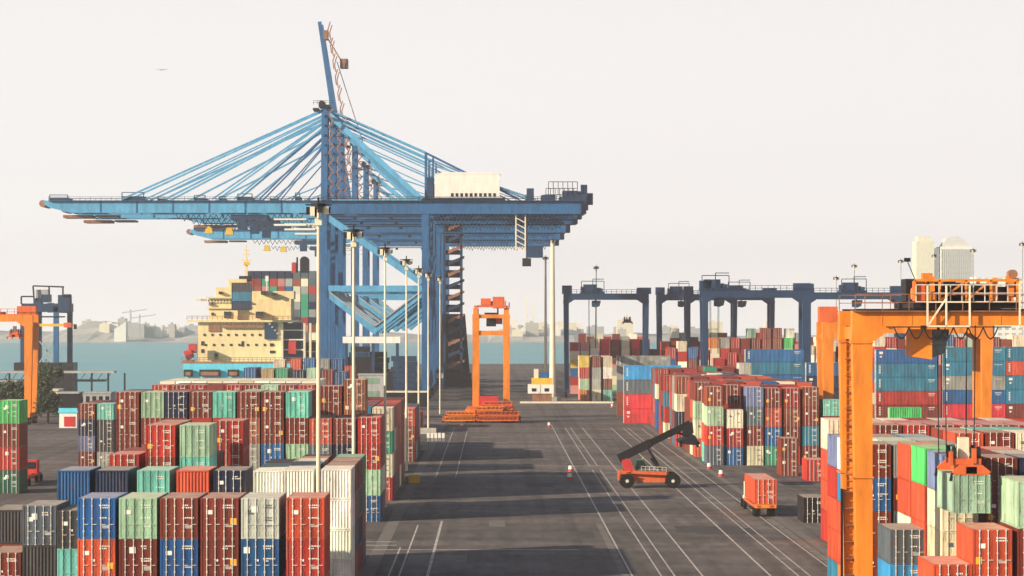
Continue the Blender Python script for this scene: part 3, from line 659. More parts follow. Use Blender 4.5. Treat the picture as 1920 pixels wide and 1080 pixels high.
        rk.beam((-2.6, -.95, -1.0), (.1, -.95, -1.0), .11, .11); rk.beam((-2.6, -.95, -1.0), (-1.4, -.95, .8), .1, .1); rk.beam((-2.6, -.95, .55), (.1, -.95, .55), .09, .09)
        P('hanging_platform', rk, M_cream)
        rk = MB()
        for a in (3.3, 5.0): rk.beam((a, -.95, -1.0), (a, -.95, 1.8), .11, .11)
        rk.beam((3.3, -.95, -1.0), (5.0, -.95, -1.0), .11, .11); rk.beam((3.3, -.95, 1.8), (5.0, -.95, 1.8), .09, .09)
        P('hanging_platform', rk, M_cream)
        P('sheave_post', MB().prism([(2.75, .6), (3.15, .6), (3.2, 2.1), (2.9, 2.5), (2.7, 2.2)], .3, .8), m); P('sheave', MB().tube((3.1, .2, 2.35), (3.1, .9, 2.35), .30, 14), M_rust)
        P('antenna', MB().beam((-3.2, .3, 2.0), (-3.7, .3, 3.2), .05, .05).box(-3.9, -3.5, .2, .4, 3.15, 3.4), M_dark)
    if detail >= 2:
        fc = MB()
        for k in range(7):
            a0 = 2.0 + k * .95 - tx; pts = [(a0 + .95 * j / 6, -.7, -gd - .12 - .75 * math.sin(math.pi * j / 6)) for j in range(7)]
            for p0, p1 in zip(pts[:-1], pts[1:]): fc.tube(p0, p1, .045, 5)
        fc.tube((1.5 - tx, -.7, -gd - .1), (9.5 - tx, -.7, -gd - .1), .04, 5); P('festoon_cable', fc, M_dark)
        P('gearbox', MB().box(-2.2, -.3, 1.9, 3.2, .64, 1.9), M_dark); P('gearbox', MB().box(.3, 1.7, 1.8, 3.1, .64, 1.75), M_dark); P('brake_drum', MB().tube((3.0, 1.2, 1.5), (3.6, 1.2, 1.5), .62, 16), M_orred)
        P('side_post', MB().box(1.75, 2.05, -.1, .2, .64, 2.1), m); P('side_post', MB().box(-2.3, -2.0, -.1, .2, .64, 2.2), m); P('cabinet', MB().box(-3.35, -2.6, -.05, .5, .64, 1.9), M_orred)
        P('hoist_frame', MB().box(-1.6, 3.1, .6, wb - .6, 1.0, 1.12).box(-1.5, -1.3, .8, 1.0, .64, 2.0).box(1.3, 1.5, 3.2, 3.5, .64, 2.1).box(.2, 1.1, 4.6, 5.8, .64, 1.9), M_rust)
    # cab under the trolley
    cx = -3.2 if detail >= 2 else 0
    cb = P('operator_cab', MB().prism([(cx - .2, -gd - 2.0), (cx + 1.2, -gd - 2.2), (cx + 1.2, -gd - .25), (cx - .2, -gd - .25)], .9, 3.0), m if detail >= 2 else m2)
    MB().prism([(cx + 1.2, -gd - 2.1), (cx + 2.0, -gd - 1.8), (cx + 2.3, -gd - .5), (cx + 2.3, -gd - .25), (cx + 1.2, -gd - .25)], .95, 2.95).build('window', M_glass, cb)
    MB().beam((cx + .8, 1.9, -gd - .25), (cx + .8, 1.9, .2), .35, .35).build('cab_hanger', M_rust, cb)
    if detail == 1:
        tp = MB(); tp.box(-2.6, 1.2, .5, 4.5, .64, 1.5 if lowtop else 2.7); P('machine_house', tp, m if m is M_rblue else m2)
        fr = MB()
        q_ = .35 if lowtop else 1.0
        for a, b_ in ((-3.2, 3.6), (3.2, 3.6), (0, 4.2)): fr.beam((a, .2, .5), (a, .2, b_ * q_), .2, .2)
        fr.beam((-3.2, .2, 3.6 * q_), (3.2, .2, 3.6 * q_), .2, .2); fr.beam((0, .2, 4.2 * q_), (3.2, .2, 4.2 * q_), .2, .2)
        if lowtop: P('hoist', MB().box(-1.2, 1.2, 2.3, 4.4, -4.0, -1.6).box(-1.6, 1.6, 2.0, 4.8, -1.8, -1.0), M_dark)
        P('machine_frame', fr, m2)
        wr = MB(); rail(wr, (-tx, -.6, 0), (span - tx, -.6, 0), 1.2, 16, .11); P('guard_rail', wr, m2)
        P('end_cabinet', MB().box(-tx - 1.2, -tx + 1.6, .5, 3, 0, 2.4), m2); P('end_cabinet', MB().box(span - tx - 2.6, span - tx + 1.4, .5, 3, 0, 1.8), m2)
    if spread is not None:
        for dx in (-1.0, 1.0):
            for dy in (2.0, 5.0): P('rope', MB().tube((dx, dy, .6), (dx * .9, dy, spread - zt), .035 if detail >= 2 else .06, 6), M_dark)
    return r
def spreader(X, Y, z, L=6.1, m=M_orred, label='', group=None, rz=0, head=True):
    """container spreader, long axis along local Y"""
    r = empty('spreader', (X, Y, z), rz, label, 'spreader', group)
    MB().box(-.35, .35, 0, L, .05, .5).build('main_beam', m, r)
    for y in (0, L - .3):
        MB().prism([(-1.22, -.05), (1.22, -.05), (1.22, .2), (.7, .62), (-.7, .62), (-1.22, .2)], y, y + .3).build('end_beam', m, r)
    g2 = MB()
    for sx in (-1, 1):
        for y in (.0, L - .2): g2.beam((sx * 1.22, y + .1, .1), (sx * 1.34, y + .1, -.42), .16, .2)
    g2.build('flipper_arm', M_dark, r)
    if head:
        y0 = L * .5 - 1.3
        MB().box(-.95, .95, y0, y0 + .35, .55, .95).box(-.95, .95, y0 + 2.3, y0 + 2.65, .55, .95).box(-.95, -.65, y0 + .35, y0 + 2.3, .6, .9).box(.65, .95, y0 + .35, y0 + 2.3, .6, .9).build('head_block', m, r)
        for sx in (-.8, .8):
            for yy in (y0 + .2, y0 + 2.4):
                MB().tube((sx - .09, yy, 1.3), (sx + .09, yy, 1.3), .42, 14).build('sheave', M_dark, r)
        MB().box(-.45, .2, y0 + .3, y0 + 1.2, .95, 2.3).build('cable_basket', M_cream, r)
        MB().box(.35, .62, y0 - .1, y0 + .2, .62, 1.6).box(-1.15, -.9, y0 - .1, y0 + .2, .5, 1.4).build('twistlock_guide', m, r)
    return r
RX, RY = 23.55, 171.4
gantry(RX, RY, 23.5, 6.2, 22.6, M_orange, 0, 6.7, 'nearest orange gantry crane with a container in its spreader', 'orange yard gantries', gd=0.95, legw=1.27, spread=13.2)
spreader(30.67, 171.6, 12.05, label='orange spreader of the nearest gantry gripping a pale green container')
s = 12.2; gantry(PX(1552, s), F / s, (1850 - 1552) / s, 7.0, PZ(604, s), M_orange, 0, 14, 'second orange gantry crane behind the nearest, its left leg by the mint container', 'orange yard gantries', gd=1.7, legw=1.7, detail=1, m2=M_orred, lowtop=True)
gantry(PX(950, 8.7), 575, 23.5, 6.7, 24.6, M_orange, math.pi / 2, 7, 'orange gantry crane seen end-on above the red spreader pile', 'orange yard gantries', gd=1.3, legw=1.3, legd=1.35, detail=1, beams2=True, m2=M_orred, lowtop=True)
s = 8.9; gantry(PX(54, s) - 23.5, F / s, 23.5, 7.0, PZ(590, s), M_orange, 0, 14, 'orange gantry crane at the far left edge with a hanging spreader', 'orange yard gantries', gd=1.5, legw=1.75, detail=1, spread=18.5, m2=M_orred, lowtop=True)
spreader(PX(24, s), F / s + .6, 18.4, m=M_orred, label='small orange spreader hanging from the gantry at the left edge')
for i, (pl, pr, top, s, tr) in enumerate(((1062, 1212, 551, 6.6, 7.5), (1237, 1378, 553, 6.0, 6), (1322, 1510, 545, 7.9, 2.5), (1290, 1448, 552, 6.4, 15), (1515, 1690, 549, 7.2, 12), (1700, 1860, 556, 6.2, 9))):
    gantry(PX(pl, s), F / s, (pr - pl) / s, 7.5, PZ(top, s), M_rblue, 0, tr, f'{["dark blue gantry straddling the yellow and red containers", "dark blue gantry just right of the gap in the gantry line", "tallest dark blue gantry above the orange topped stack", "dark blue gantry whose girder runs behind the tallest one", "dark blue gantry ending behind the orange girder", "dark blue gantry behind the orange machinery deck"][i]}', 'dark blue gantries over the right yard', gd=1.65, legw=1.35, legd=1.6, detail=1, m2=M_rblue, spread=(14 + 2 * (i % 2)) if i in (0, 2) else None)
s = 6.6; spreader(PX(1177, s), F / s - 2, PZ(605, s), m=M_dark, label='dark spreader hanging in the opening of the first blue gantry', L=8)

# ------------------------------------------------------------------ ship-to-shore cranes
def sts(Y, label, raised=False, hook=False, XW=-47.2, tall=0, bl=77.5, rear=0):
    r = empty('quay_crane', (XW, Y, 0), 0, label, 'quay crane', 'blue quay cranes at the ship')
    B = lambda name, mb, mm=M_blue: mb.build(name, mm, r)
    G, D = 28.0, 15.0
    zb, zt, za = 51.3, 55.0, 81.0 + tall
    for x in (0, G):
        for y in (0, D):
            MB().box(x - .95, x + .95, y - .8, y + .8, 2.4, zb - .2).build('leg', M_blue, r)
            MB().box(x - 1.5, x + 1.5, y - 2.6, y + 2.6, .3, 2.2).build('bogie', M_dark, r)
        B('sill_beam', MB().box(x - .8, x + .8, .8, D - .8, 4.2, 6.2))
        B('cross_beam', MB().box(x - .7, x + .7, .8, D - .8, 29.5, 31.3))
        B('cross_beam', MB().box(x - .9, x + .9, .8, D - .8, 48.8, 51.0))
    for y in (0, D):
        B('portal_beam', MB().box(.95, G - .95, y - .6, y + .6, 29.9, 31.5), M_ltblue)
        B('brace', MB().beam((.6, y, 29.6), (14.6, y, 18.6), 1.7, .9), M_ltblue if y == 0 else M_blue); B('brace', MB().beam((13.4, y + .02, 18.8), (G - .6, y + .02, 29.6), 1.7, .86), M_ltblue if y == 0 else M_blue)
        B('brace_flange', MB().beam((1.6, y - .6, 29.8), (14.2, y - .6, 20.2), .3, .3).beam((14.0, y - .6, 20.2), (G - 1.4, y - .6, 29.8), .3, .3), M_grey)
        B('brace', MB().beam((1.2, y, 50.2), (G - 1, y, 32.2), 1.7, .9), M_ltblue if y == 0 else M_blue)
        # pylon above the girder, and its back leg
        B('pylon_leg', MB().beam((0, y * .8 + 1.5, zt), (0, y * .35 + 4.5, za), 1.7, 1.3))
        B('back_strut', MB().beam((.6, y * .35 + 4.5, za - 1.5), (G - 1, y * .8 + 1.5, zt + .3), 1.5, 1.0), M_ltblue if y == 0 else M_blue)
    rungs = MB()
    for k in range(9): rungs.beam((0, 2.0, zt + 2 + k * 2.7), (0, 13, zt + 2 + k * 2.7), .5, .5)
    for k in range(9): rungs.box(1.2, 3.4, 2.4, 3.4, zt + 2 + k * 2.6, zt + 2.12 + k * 2.6)
    B('pylon_tie', rungs)
    st = MB()
    for k in range(14): st.beam((1.2 if k % 2 else 2.6, 1.8, zt + 1 + k * 1.75), (2.6 if k % 2 else 1.2, 1.8, zt + 2.75 + k * 1.75), .35, .5)
    B('stair', st, M_rust)
    hd = MB().box(-1.6, 1.6, 2.5, 11, za, za + .6); rail(hd, (-3.0, 2.6, za + .6), (2.5, 2.6, za + .6), 1.1, 5, .1); hd.tube((-.8, 4, za + 1.0), (-.8, 9.5, za + 1.0), .9, 10); hd.box(-3.2, -1.6, 3, 10, za - .9, za - .3)
    B('apex_head', hd, M_dark)
    # landside girder
    for y in (2.4, 12.6):
        g_ = B('girder', MB().box(-1, 71, y - .7, y + .7, zb, zt)); 
        wk = MB().box(-1, 71, y - 1.6, y - .72, zt - .25, zt - .1); rail(wk, (-1, y - 1.55, zt - .1), (71, y - 1.55, zt - .1), 1.1, 24, .1); wk.build('walkway', M_dark, g_)
        B('girder_flange', MB().box(-.5, 28, y - .78, y + .78, zt, zt + .35), M_ltblue)
    B('rear_machinery', MB().box(60, 64, 3, 11, zt, zt + 1.6).box(66, 70, 3, 12, zt, zt + 2.8).box(69.5, 72.5, 2.5, 12, zt - 3.5, zt + 1.8).box(71, 72.8, 4, 6, zt + .5, zt + 4.5).box(72.6, 74.4, 5, 7, zt - 1, zt + 2.2).box(56, 58, 4, 6, zt, zt + 3.5), M_rblue)
    fr_ = MB()
    for k in range(34):
        fr_.beam((30 + k * 1.1, 3.4, zb - .1), (30.6 + k * 1.1, 3.4, zb - 1.1 - (k % 4) * .25), .2, .2); fr_.beam((30.6 + k * 1.1, 3.4, zb - 1.2 - (k % 4) * .25), (31.1 + k * 1.1, 3.4, zb - .1), .2, .2)
    B('festoon', fr_, M_dark)
    B('under_girder', MB().box(30, 69, 3.3, 11.7, zb + .5, zb + 1.3), M_dark)
    if rear:
        tw = MB()
        for x in (53, 55.6):
            for y in (3, 6): tw.beam((x, y, zb - .2), (x, y, zb - 10), .35, .35)
        for k in range(6): tw.beam((53, 3, zb - 1 - k * 1.6), (55.6, 3, zb - 2.4 - k * 1.6), .25, .2)
        B('access_tower', tw, M_cream); B('rear_cab', MB().box(55.9, 60.5, 3, 7, zb - 12, zb - 8.8), M_rblue); B('rear_cab', MB().box(54.8, 57.2, 3, 6, zb - 14.4, zb - 12.2), M_dark); B('hanger', MB().beam((56, 4.5, zb - 12.2), (56, 4.5, zb - .2), .4, .4), M_dark)
    B('floodlight_bar', MB().box(2, 27, 2.1, 2.3, zb - .9, zb - .6).box(8, 9, 2, 2.4, zb - 1.6, zb - .9).box(18, 19, 2, 2.4, zb - 1.6, zb - .9), M_dark)
    rl = MB(); rail(rl, (62, 2.2, zt + 1.6), (70, 2.2, zt + 1.6), 3.6, 6, .18); B('rear_rail', rl, M_dark)
    h = B('machinery_house', MB().box(30.5, 48.5, 3, 12, zt + .9, zt + 7.4), M_white)
    MB().prism([(30.3, zt + 7.4), (48.7, zt + 7.4), (46, zt + 7.9), (33, zt + 7.9)], 2.9, 12.1).build('roof', M_white, h)
    for k in range(10): MB().box(35 + k * 1.3, 35.7 + k * 1.3, 2.9, 3.0, zt + 1.2, zt + 2.1).build('vent', M_dark, h)
    B('house_frame', MB().box(27, 50, 2.5, 12.5, zt + .36, zt + .85).box(28.4, 30.2, 3, 12, zt + .9, zt + 6.5).box(-.8, G, 6, 6.4, zt + .3, zt + .5), M_rblue)
    # rear stay over a small mast
    for y in (4.8, 10.2):
        m_ = MB().beam((G, y, zt), (G, y, 68.5), .6, .6); m_.beam((G + 2, y, zt), (G + 2, y, 67.5), .4, .4); B('stay_mast', m_)
        for e_, q in ((0, .34), (1.1, .22), (2.3, .2)):
            if Y > 760 and (y > 5 or e_ == 1.1): continue
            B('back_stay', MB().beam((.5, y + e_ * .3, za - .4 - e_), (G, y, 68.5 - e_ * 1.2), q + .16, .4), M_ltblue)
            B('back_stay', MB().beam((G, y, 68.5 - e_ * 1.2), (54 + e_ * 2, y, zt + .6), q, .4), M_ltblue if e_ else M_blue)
    if not raised:
        for y in (2.6, 12.4):
            bm = B('boom', MB().prism([(-1, zb + .3), (-bl + 7.5, zb + .3), (-bl + 1.5, zt - 1.9), (-bl, zt - .8), (-bl, zt), (-1, zt)], y - .65, y + .65), M_ltblue)
            fl = MB()
            for k in range(int((bl - 8) / 10)): fl.box(-12 - k * 10, -11.6 - k * 10, y - .75, y + .75, zb + .3, zt + .1)
            fl.build('splice_plate', M_blue, bm)
            wk = MB().box(-bl + 1.5, -1, y - 1.5, y - .66, zt - .2, zt - .08); rail(wk, (-bl + 1.5, y - 1.45, zt - .1), (-1, y - 1.45, zt - .1), 1.1, 26, .1); wk.build('walkway', M_rblue, bm)
            for xx, z_, q in ((-56, 0, .5), (-49.5, 1.5, .34), (-44, 2.5, .5), (-31, 3.5, .42), (-25, 5.0, .5), (-18, 7.5, .4), (-13, 10, .32)):
                if -xx > bl - 6 or (Y > 760 and (y > 5 or z_ in (1.5, 3.5, 7.5))): continue
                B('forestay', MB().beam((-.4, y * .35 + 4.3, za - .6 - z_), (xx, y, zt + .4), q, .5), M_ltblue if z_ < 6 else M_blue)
        for xx, hh, ww in ((-bl + 1.5, 1.6, 5), (-56, 2.3, 6), (-46, 1.0, 2), (-36, 1.5, 3), (-29, 1.2, 1.5), (-24, 1.9, 4), (-15, 1.1, 2), (-8, 2.2, 1.2)):
            if -xx > bl: continue
            B('boom_fitting', MB().box(xx, xx + ww, 3, 11.8, zt - .2, zt + hh * .55).beam((xx, 2.9, zt), (xx, 2.9, zt + hh), .25, .25).beam((xx + ww, 2.9, zt), (xx + ww, 2.9, zt + hh), .25, .25).beam((xx, 2.9, zt + hh), (xx + ww, 2.9, zt + hh), .2, .2), M_rblue)
        B('boom_tip', MB().tube((-bl - .3, 2, zt - .8), (-bl - .3, 13, zt - .8), 1.0, 10).box(-bl + 5, -bl + 13, 4, 11, zb - 1, zb - .2).box(-bl + 14, -bl + 20, 4, 11, zb - .7, zb - .2), M_rust)
        t = MB().box(-26, -16, 3, 12, zb - 1.6, zb - .2).box(-24, -21.5, 3, 6, zb - 4.2, zb - 1.6); B('trolley', t, M_rblue)
        if hook:
            B('hook_block', MB().prism([(-31.5, zb - 4.4), (-29, zb - 4.4), (-29.5, zb - 2.4), (-31, zb - 2.4)], 5, 8), M_yellow); B('hook_block', MB().prism([(-37.5, zb - 4.0), (-35, zb - 4.0), (-35.6, zb - 2.0), (-36.9, zb - 2.0)], 5, 8), M_yellow)
        fe = MB()
        for k in range(22):          # festoon loops and pipes under the boom
            fe.beam((-6 - k * 1.6, 4, zb - .1), (-6.8 - k * 1.6, 4, zb - 1.3 - (k % 3) * .3), .18, .18); fe.beam((-6.8 - k * 1.6, 4, zb - 1.3 - (k % 3) * .3), (-7.6 - k * 1.6, 4, zb - .1), .18, .18)
        B('festoon', fe, M_dark)
        B('service_platform', MB().box(-14, -5, 3, 9, zb - 3.2, zb - 2.7).box(-14, -5, 3, 9, zb - 1.6, zb - 1.2), M_white)
    else:
        ux, uz = -math.sin(math.radians(8.8)), math.cos(math.radians(8.8))
        for y in (2.6, 12.4):
            p0, p1 = Vector((-1.0, y, zt - 2)), Vector((-1.0 + ux * 70, y, zt - 2 + uz * 70))
            bm = B('boom', MB().beam(p0, p1, 2.4, 1.3, 1.2, 1.0))
            lt = MB()
            for k in range(26):
                a = p0.lerp(p1, k / 26) + Vector((2.4, 0, 0)); c = p0.lerp(p1, (k + 1) / 26) + Vector((3.6 if k % 2 else 2.4, 0, 0)); lt.beam(a, c, .35, .3)
            lt.build('ladder_frame', M_rust, bm)
        B('boom_fitting', MB().box(-10.9, -9.2, 5, 9, za + 35.5, za + 38.6).box(-5, -2.4, 5, 10, za + 26, za + 29), M_rust)
        B('rope', MB().tube((-6, 5, za + 28), (3, 5, za), .14, 6).tube((-9.8, 8, za + 37), (-5, 8, za + 29), .22, 6), M_rust)
    return r
sts(735, 'nearest blue quay crane with lowered boom and white machinery house', rear=1)
sts(772, 'second blue quay crane, its boom just below the first', hook=True)
sts(812, 'third blue quay crane, its shorter boom ending over the ship mast', bl=50)
sts(893, 'blue quay crane with its boom raised almost upright', raised=True)
sts(970, 'blue quay crane whose boom is the lowest one reaching left', tall=-3, bl=64, hook=True)
sts(1050, 'farthest blue quay crane, its boom tip hidden behind the ship stack', tall=-5, bl=28)
# stored hatch covers and equipment on the quay between the crane legs
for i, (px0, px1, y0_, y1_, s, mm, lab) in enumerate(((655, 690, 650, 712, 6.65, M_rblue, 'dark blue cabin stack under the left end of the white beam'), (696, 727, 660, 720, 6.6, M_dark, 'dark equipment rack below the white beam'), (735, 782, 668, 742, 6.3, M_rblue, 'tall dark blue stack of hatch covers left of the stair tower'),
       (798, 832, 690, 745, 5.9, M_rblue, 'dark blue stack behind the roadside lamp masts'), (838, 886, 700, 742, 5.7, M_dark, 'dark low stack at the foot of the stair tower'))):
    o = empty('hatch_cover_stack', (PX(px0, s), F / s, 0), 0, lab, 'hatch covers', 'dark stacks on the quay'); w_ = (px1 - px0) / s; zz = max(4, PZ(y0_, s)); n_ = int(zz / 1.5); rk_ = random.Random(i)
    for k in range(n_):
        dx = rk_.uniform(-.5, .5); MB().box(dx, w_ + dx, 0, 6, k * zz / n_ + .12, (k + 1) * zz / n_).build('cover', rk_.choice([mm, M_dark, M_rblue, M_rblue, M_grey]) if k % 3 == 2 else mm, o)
tg = empty('stair_tower', (-13.5, 880, 0), 0, 'brown and blue zigzag stair tower beside the quay crane legs', 'stair tower')
m_ = MB()
for x in (-3.2, 2.4):
    for y in (0, 4): m_.beam((x, y, 0), (x, y, 56), .8, .8)
m_.build('tower_frame', M_rblue, tg)
for k in range(14):
    MB().box(-2.8, 2.2, .9, 3.6, 1.8 + k * 3.8, 4.3 + k * 3.8 - (k % 3) * .5).build('landing', (M_dark, M_rblue)[k % 2], tg)
    MB().prism([(-1.9, 2 + k * 3.8), (3.4, 4.3 + k * 3.8), (3.4, 5.2 + k * 3.8), (-1.9, 3.2 + k * 3.8)], -.4, .8).build('stair_flight', M_rust if k % 2 else M_rblue, tg)
MB().box(-6, 3.5, -.5, 5, 54, 57).build('top_platform', M_rust, tg)
MB().prism([(-5, 0), (5.5, 0), (3.6, 24), (-4, 24)], 4.6, 7).build('cable_housing', M_dark, tg)
# low structures between the crane legs
for i, (x0, x1, y0_, y1_, s, mm, lab) in enumerate(((645, 752, 631, 643, 6.9, M_white, 'long white beam across the base of the quay cranes'),)):
    o = empty('portal_screen', (PX(x0, s), F / s - 6, 0), 0, lab, 'portal frame')
    w_ = (x1 - x0) / s; MB().box(0, w_, 0, 1, PZ(y1_, s), PZ(y0_, s)).build('beam', mm, o)
    for x in (.6, w_ * .5, w_ - 1.2): MB().box(x, x + .8, .1, .9, 0, PZ(y1_, s)).build('leg', M_rblue, o)
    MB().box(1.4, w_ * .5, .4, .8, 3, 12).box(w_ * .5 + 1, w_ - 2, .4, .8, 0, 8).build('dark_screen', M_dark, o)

# ------------------------------------------------------------------ ship
s = 6.1; SY = F / s
def sx(px): return PX(px, s)
def sz(py): return PZ(py, s)
ship = empty('container_ship', (sx(466), SY, -3), 0, 'large cyan hulled container ship moored stern-on with a cream superstructure', 'ship')
def SB(name, mm, *boxes, parent=None):
    mb = MB()
    for b_ in boxes:
        x0, x1, y0, y1, z0, z1 = b_; mb.box(sx(x0) - sx(466), sx(x1) - sx(466), y0, y1, sz(z1) + 3, sz(z0) + 3)
    return mb.build(name, mm, parent or ship)
hw = 21.6
hull = MB(); zs = [(-3, .72), (3, .93), (9, 1.0), (sz(682) + 3, 1.0)]
rings = []
for y, sc in ((0, .92), (14, 1.0), (230, 1.0), (275, .6), (295, .05)):
    ring = []
    for z, w_ in zs: ring.append((-hw * w_ * sc, y + (0 if y else (1.2 - z * .1)), z))
    for z, w_ in reversed(zs): ring.append((hw * w_ * sc, y + (0 if y else (1.2 - z * .1)), z))
    rings.append(ring)
n = len(rings[0])
for rg in rings: hull.v += rg
for i in range(len(rings) - 1):
    for k in range(n - 1):
        a = i * n; hull.f.append((a + k, a + k + 1, a + n + k + 1, a + n + k)); hull.m.append(0)
    a = i * n; hull.f.append((a + n - 1, a, a + n, a + n + n - 1)); hull.m.append(0)
hull.f.append(tuple(range(n))); hull.m.append(0)
hull.build('hull', M_cyan, ship)
for x0, x1 in ((345, 362), (374, 414), (427, 449), (470, 492)):
    w_ = SB('mooring_port', M_dark, (x0, x1, -.75, -.2, 693, 706))
    SB('winch', M_rust, (x0 + 3, x1 - 4, -1.0, -.76, 697, 704), parent=w_)
SB('deck_edge', M_rust, (340, 590, .3, 1.4, 678, 682))
acc = SB('superstructure', M_shipc, (366, 527, 8, 26, 604, 680), (385, 440, 10, 24, 558, 604), (398, 440, 11, 23, 538, 558), (440, 540, 12, 26, 560, 604), (420, 455, 13, 22, 522, 540))
SB('deck', M_shipc, (346, 556, 6.5, 27, 600, 604), (380, 442, 9, 25, 556, 559), (380, 442, 9.2, 25, 576, 578.5), (362, 372, 7, 24, 560, 563), parent=acc)
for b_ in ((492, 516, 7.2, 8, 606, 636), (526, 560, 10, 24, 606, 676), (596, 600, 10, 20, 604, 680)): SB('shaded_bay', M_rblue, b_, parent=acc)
for x0, x1, z0, z1 in ((414, 427, 584, 596), (474, 488, 584, 596), (397, 404, 663, 675), (484, 494, 545, 552), (504, 510, 548, 554), (390, 394, 566, 571), (390, 394, 586, 591), (404, 410, 546, 551), (502, 508, 644, 650), (502, 512, 658, 663), (448, 452, 640, 650), (372, 377, 640, 648), (372, 377, 655, 662)):
    SB('window', M_glass, (x0, x1, 7.8 if z0 > 604 else 9.5, 8.2 if z0 > 604 else 13, z0, z1), parent=acc)
for k in range(9): SB('window', M_glass, (384 + k * 6, 387 + k * 6, 8.9, 9.05, 562, 565), parent=acc)
for k in range(10): SB('window', M_glass, (376 + k * 15, 379.5 + k * 15, 7.75, 7.95, 626, 630), parent=acc)
for k in range(9): SB('window', M_glass, (378 + k * 16, 381.5 + k * 16, 7.75, 7.95, 645, 649), parent=acc)
for k in range(5): SB('stair', M_grey, (500 + k * 5, 504 + k * 5, 6.9, 7.6, 606 + k * 6, 609 + k * 6), parent=acc)
SB('lifeboat_bay', M_rust, (386, 408, 7.6, 8.2, 609, 622), parent=acc)
SB('catwalk', M_rust, (413, 490, 7.0, 7.8, 611, 615), (340, 360, 4, 7, 676, 679), parent=acc)
rl = MB(); rail(rl, (sx(414) - sx(466), 6.9, sz(611) + 3), (sx(490) - sx(466), 6.9, sz(611) + 3), 1.2, 10, .16); rail(rl, (sx(346) - sx(466), 6.6, sz(600) + 3), (sx(556) - sx(466), 6.6, sz(600) + 3), 1.2, 22, .14)
rail(rl, (sx(340) - sx(466), .6, sz(678) + 3), (sx(590) - sx(466), .6, sz(678) + 3), 1.2, 30, .14); rl.build('guard_rail', M_rust, acc)
for x in (524, 566, 577, 590): SB('lashing_post', M_cream, (x, x + 4, 6, 8, 606, 684))
for z in (618, 636, 655): SB('lashing_bridge', M_cream, (526, 566, 7, 8, z, z + 2.5), (566, 596, 9, 10, z + 4, z + 6))
SB('hose_reel', M_red, (538, 552, 6, 8, 640, 664))
lb = MB().tube((sx(347) - sx(466), 2, sz(668) + 3), (sx(360) - sx(466), 2, sz(662) + 3), 1.7, 12, 1.2); lb.box(sx(352) - sx(466), sx(366) - sx(466), 2, 5, sz(662) + 3, sz(645) + 3); lb.build('lifeboat', M_red, ship)
fn = SB('funnel', M_dark, (549, 565, 30, 36, 482, 508)); SB('funnel', M_red, (533, 541, 30, 34, 488, 508)); SB('exhaust_pipe', M_dark, (542, 545, 30, 31, 478, 508), parent=fn)
MB().tube((sx(557) - sx(466), 30.5, sz(484) + 3), (sx(557) - sx(466), 35.5, sz(484) + 3), 1.3, 14).build('funnel_cap', M_dark, fn)
ms = MB(); ms.beam((sx(453) - sx(466), 16, sz(524) + 3), (sx(453) - sx(466), 16, sz(458) + 3), 1.0, .8, .25, .25)
for z, w_ in ((468, 5), (476, 6), (487, 9), (494, 6), (508, 4)): ms.box(sx(453 - w_) - sx(466), sx(453 + w_) - sx(466), 15.8, 16.2, sz(z) + 3, sz(z) + 3.35)
ms.build('radar_mast', M_shipc, ship); SB('radar', M_yellow, (448, 459, 15, 16, 489, 495)); SB('mast_house', M_dark, (440, 462, 14, 20, 516, 526)); SB('satellite_dome', M_white, (491, 497, 12, 13, 516, 526), (493, 495, 12, 13, 526, 545))
SB('hatch_cover', M_rust, (350, 590, 30, 32, 640, 680)); SB('bridge_screen', M_shipc, (455, 545, 13, 20, 545, 560))

# ------------------------------------------------------------------ left background
s = 6.0; bc = empty('blue_crane', (PX(42, s), F / s, 0), 0, 'dark blue portal crane on a low black plinth left of the water', 'crane')
def BB(name, mm, *bx, y=(0, 1.6)):
    mb = MB()
    for x0, x1, a, c in bx: mb.box(PX(x0, s) - PX(42, s), PX(x1, s) - PX(42, s), y[0], y[1], PZ(c, s), PZ(a, s))
    return mb.build(name, mm, bc)
for k, (a, c) in enumerate(((38, 44), (65, 73), (100, 109), (122, 131))): BB('leg', M_rblue if k != 2 else M_blue, (a, c, 575, 690), y=(4 * (k % 2), 4 * (k % 2) + 1.8))
BB('top_beam', M_rblue, (40, 132, 569, 585), y=(0, 6)); BB('plinth', M_dark, (27, 138, 680, 695), (64, 138, 695, 736), y=(-1, 8))
BB('machinery', M_rblue, (62, 76, 560, 570), (77, 92, 552, 567), (108, 130, 553, 570), (88, 97, 568, 586), y=(.5, 5)); BB('hoist_house', M_grey, (66, 90, 543, 560), y=(1, 4))
mb = MB()
def bp(px, py, y=0): return (PX(px, s) - PX(42, s), y, PZ(py, s))
for p, q in (((62, 536), (120, 538)), ((62, 536), (64, 562)), ((118, 538), (118, 556)), ((92, 537), (92, 552)), ((132, 552), (132, 586)), ((40, 556), (40, 570)), ((73, 594), (122, 594)), ((110, 585), (132, 586)), ((40, 556), (62, 556)), ((120, 553), (133, 553))): mb.beam(bp(*p), bp(*q), .45, .45)
mb.build('frame_rail', M_dark, bc); mb = MB()
for p, q in (((73, 680), (104, 632)), ((73, 640), (104, 676)), ((86, 655), (96, 680))): mb.beam(bp(*p, 1), bp(*q, 1), .35, .35)
mb.build('brace', M_grey, bc)
s = 7.2; o = empty('yellow_crane_boom', (PX(62, s), F / s, 0), 0, 'yellow and orange horizontal crane boom crossing the dark blue crane legs', 'crane boom')
MB().box(0, PX(138, s) - PX(62, s), 0, 1, PZ(612, s), PZ(607, s)).build('boom', M_yellow, o); MB().box(8, 10, -.2, 1.2, PZ(614, s), PZ(605, s)).build('hook_trolley', M_orred, o)
MB().box(0.2, .9, .1, .9, 0, PZ(612, s)).build('post', M_rblue, o)
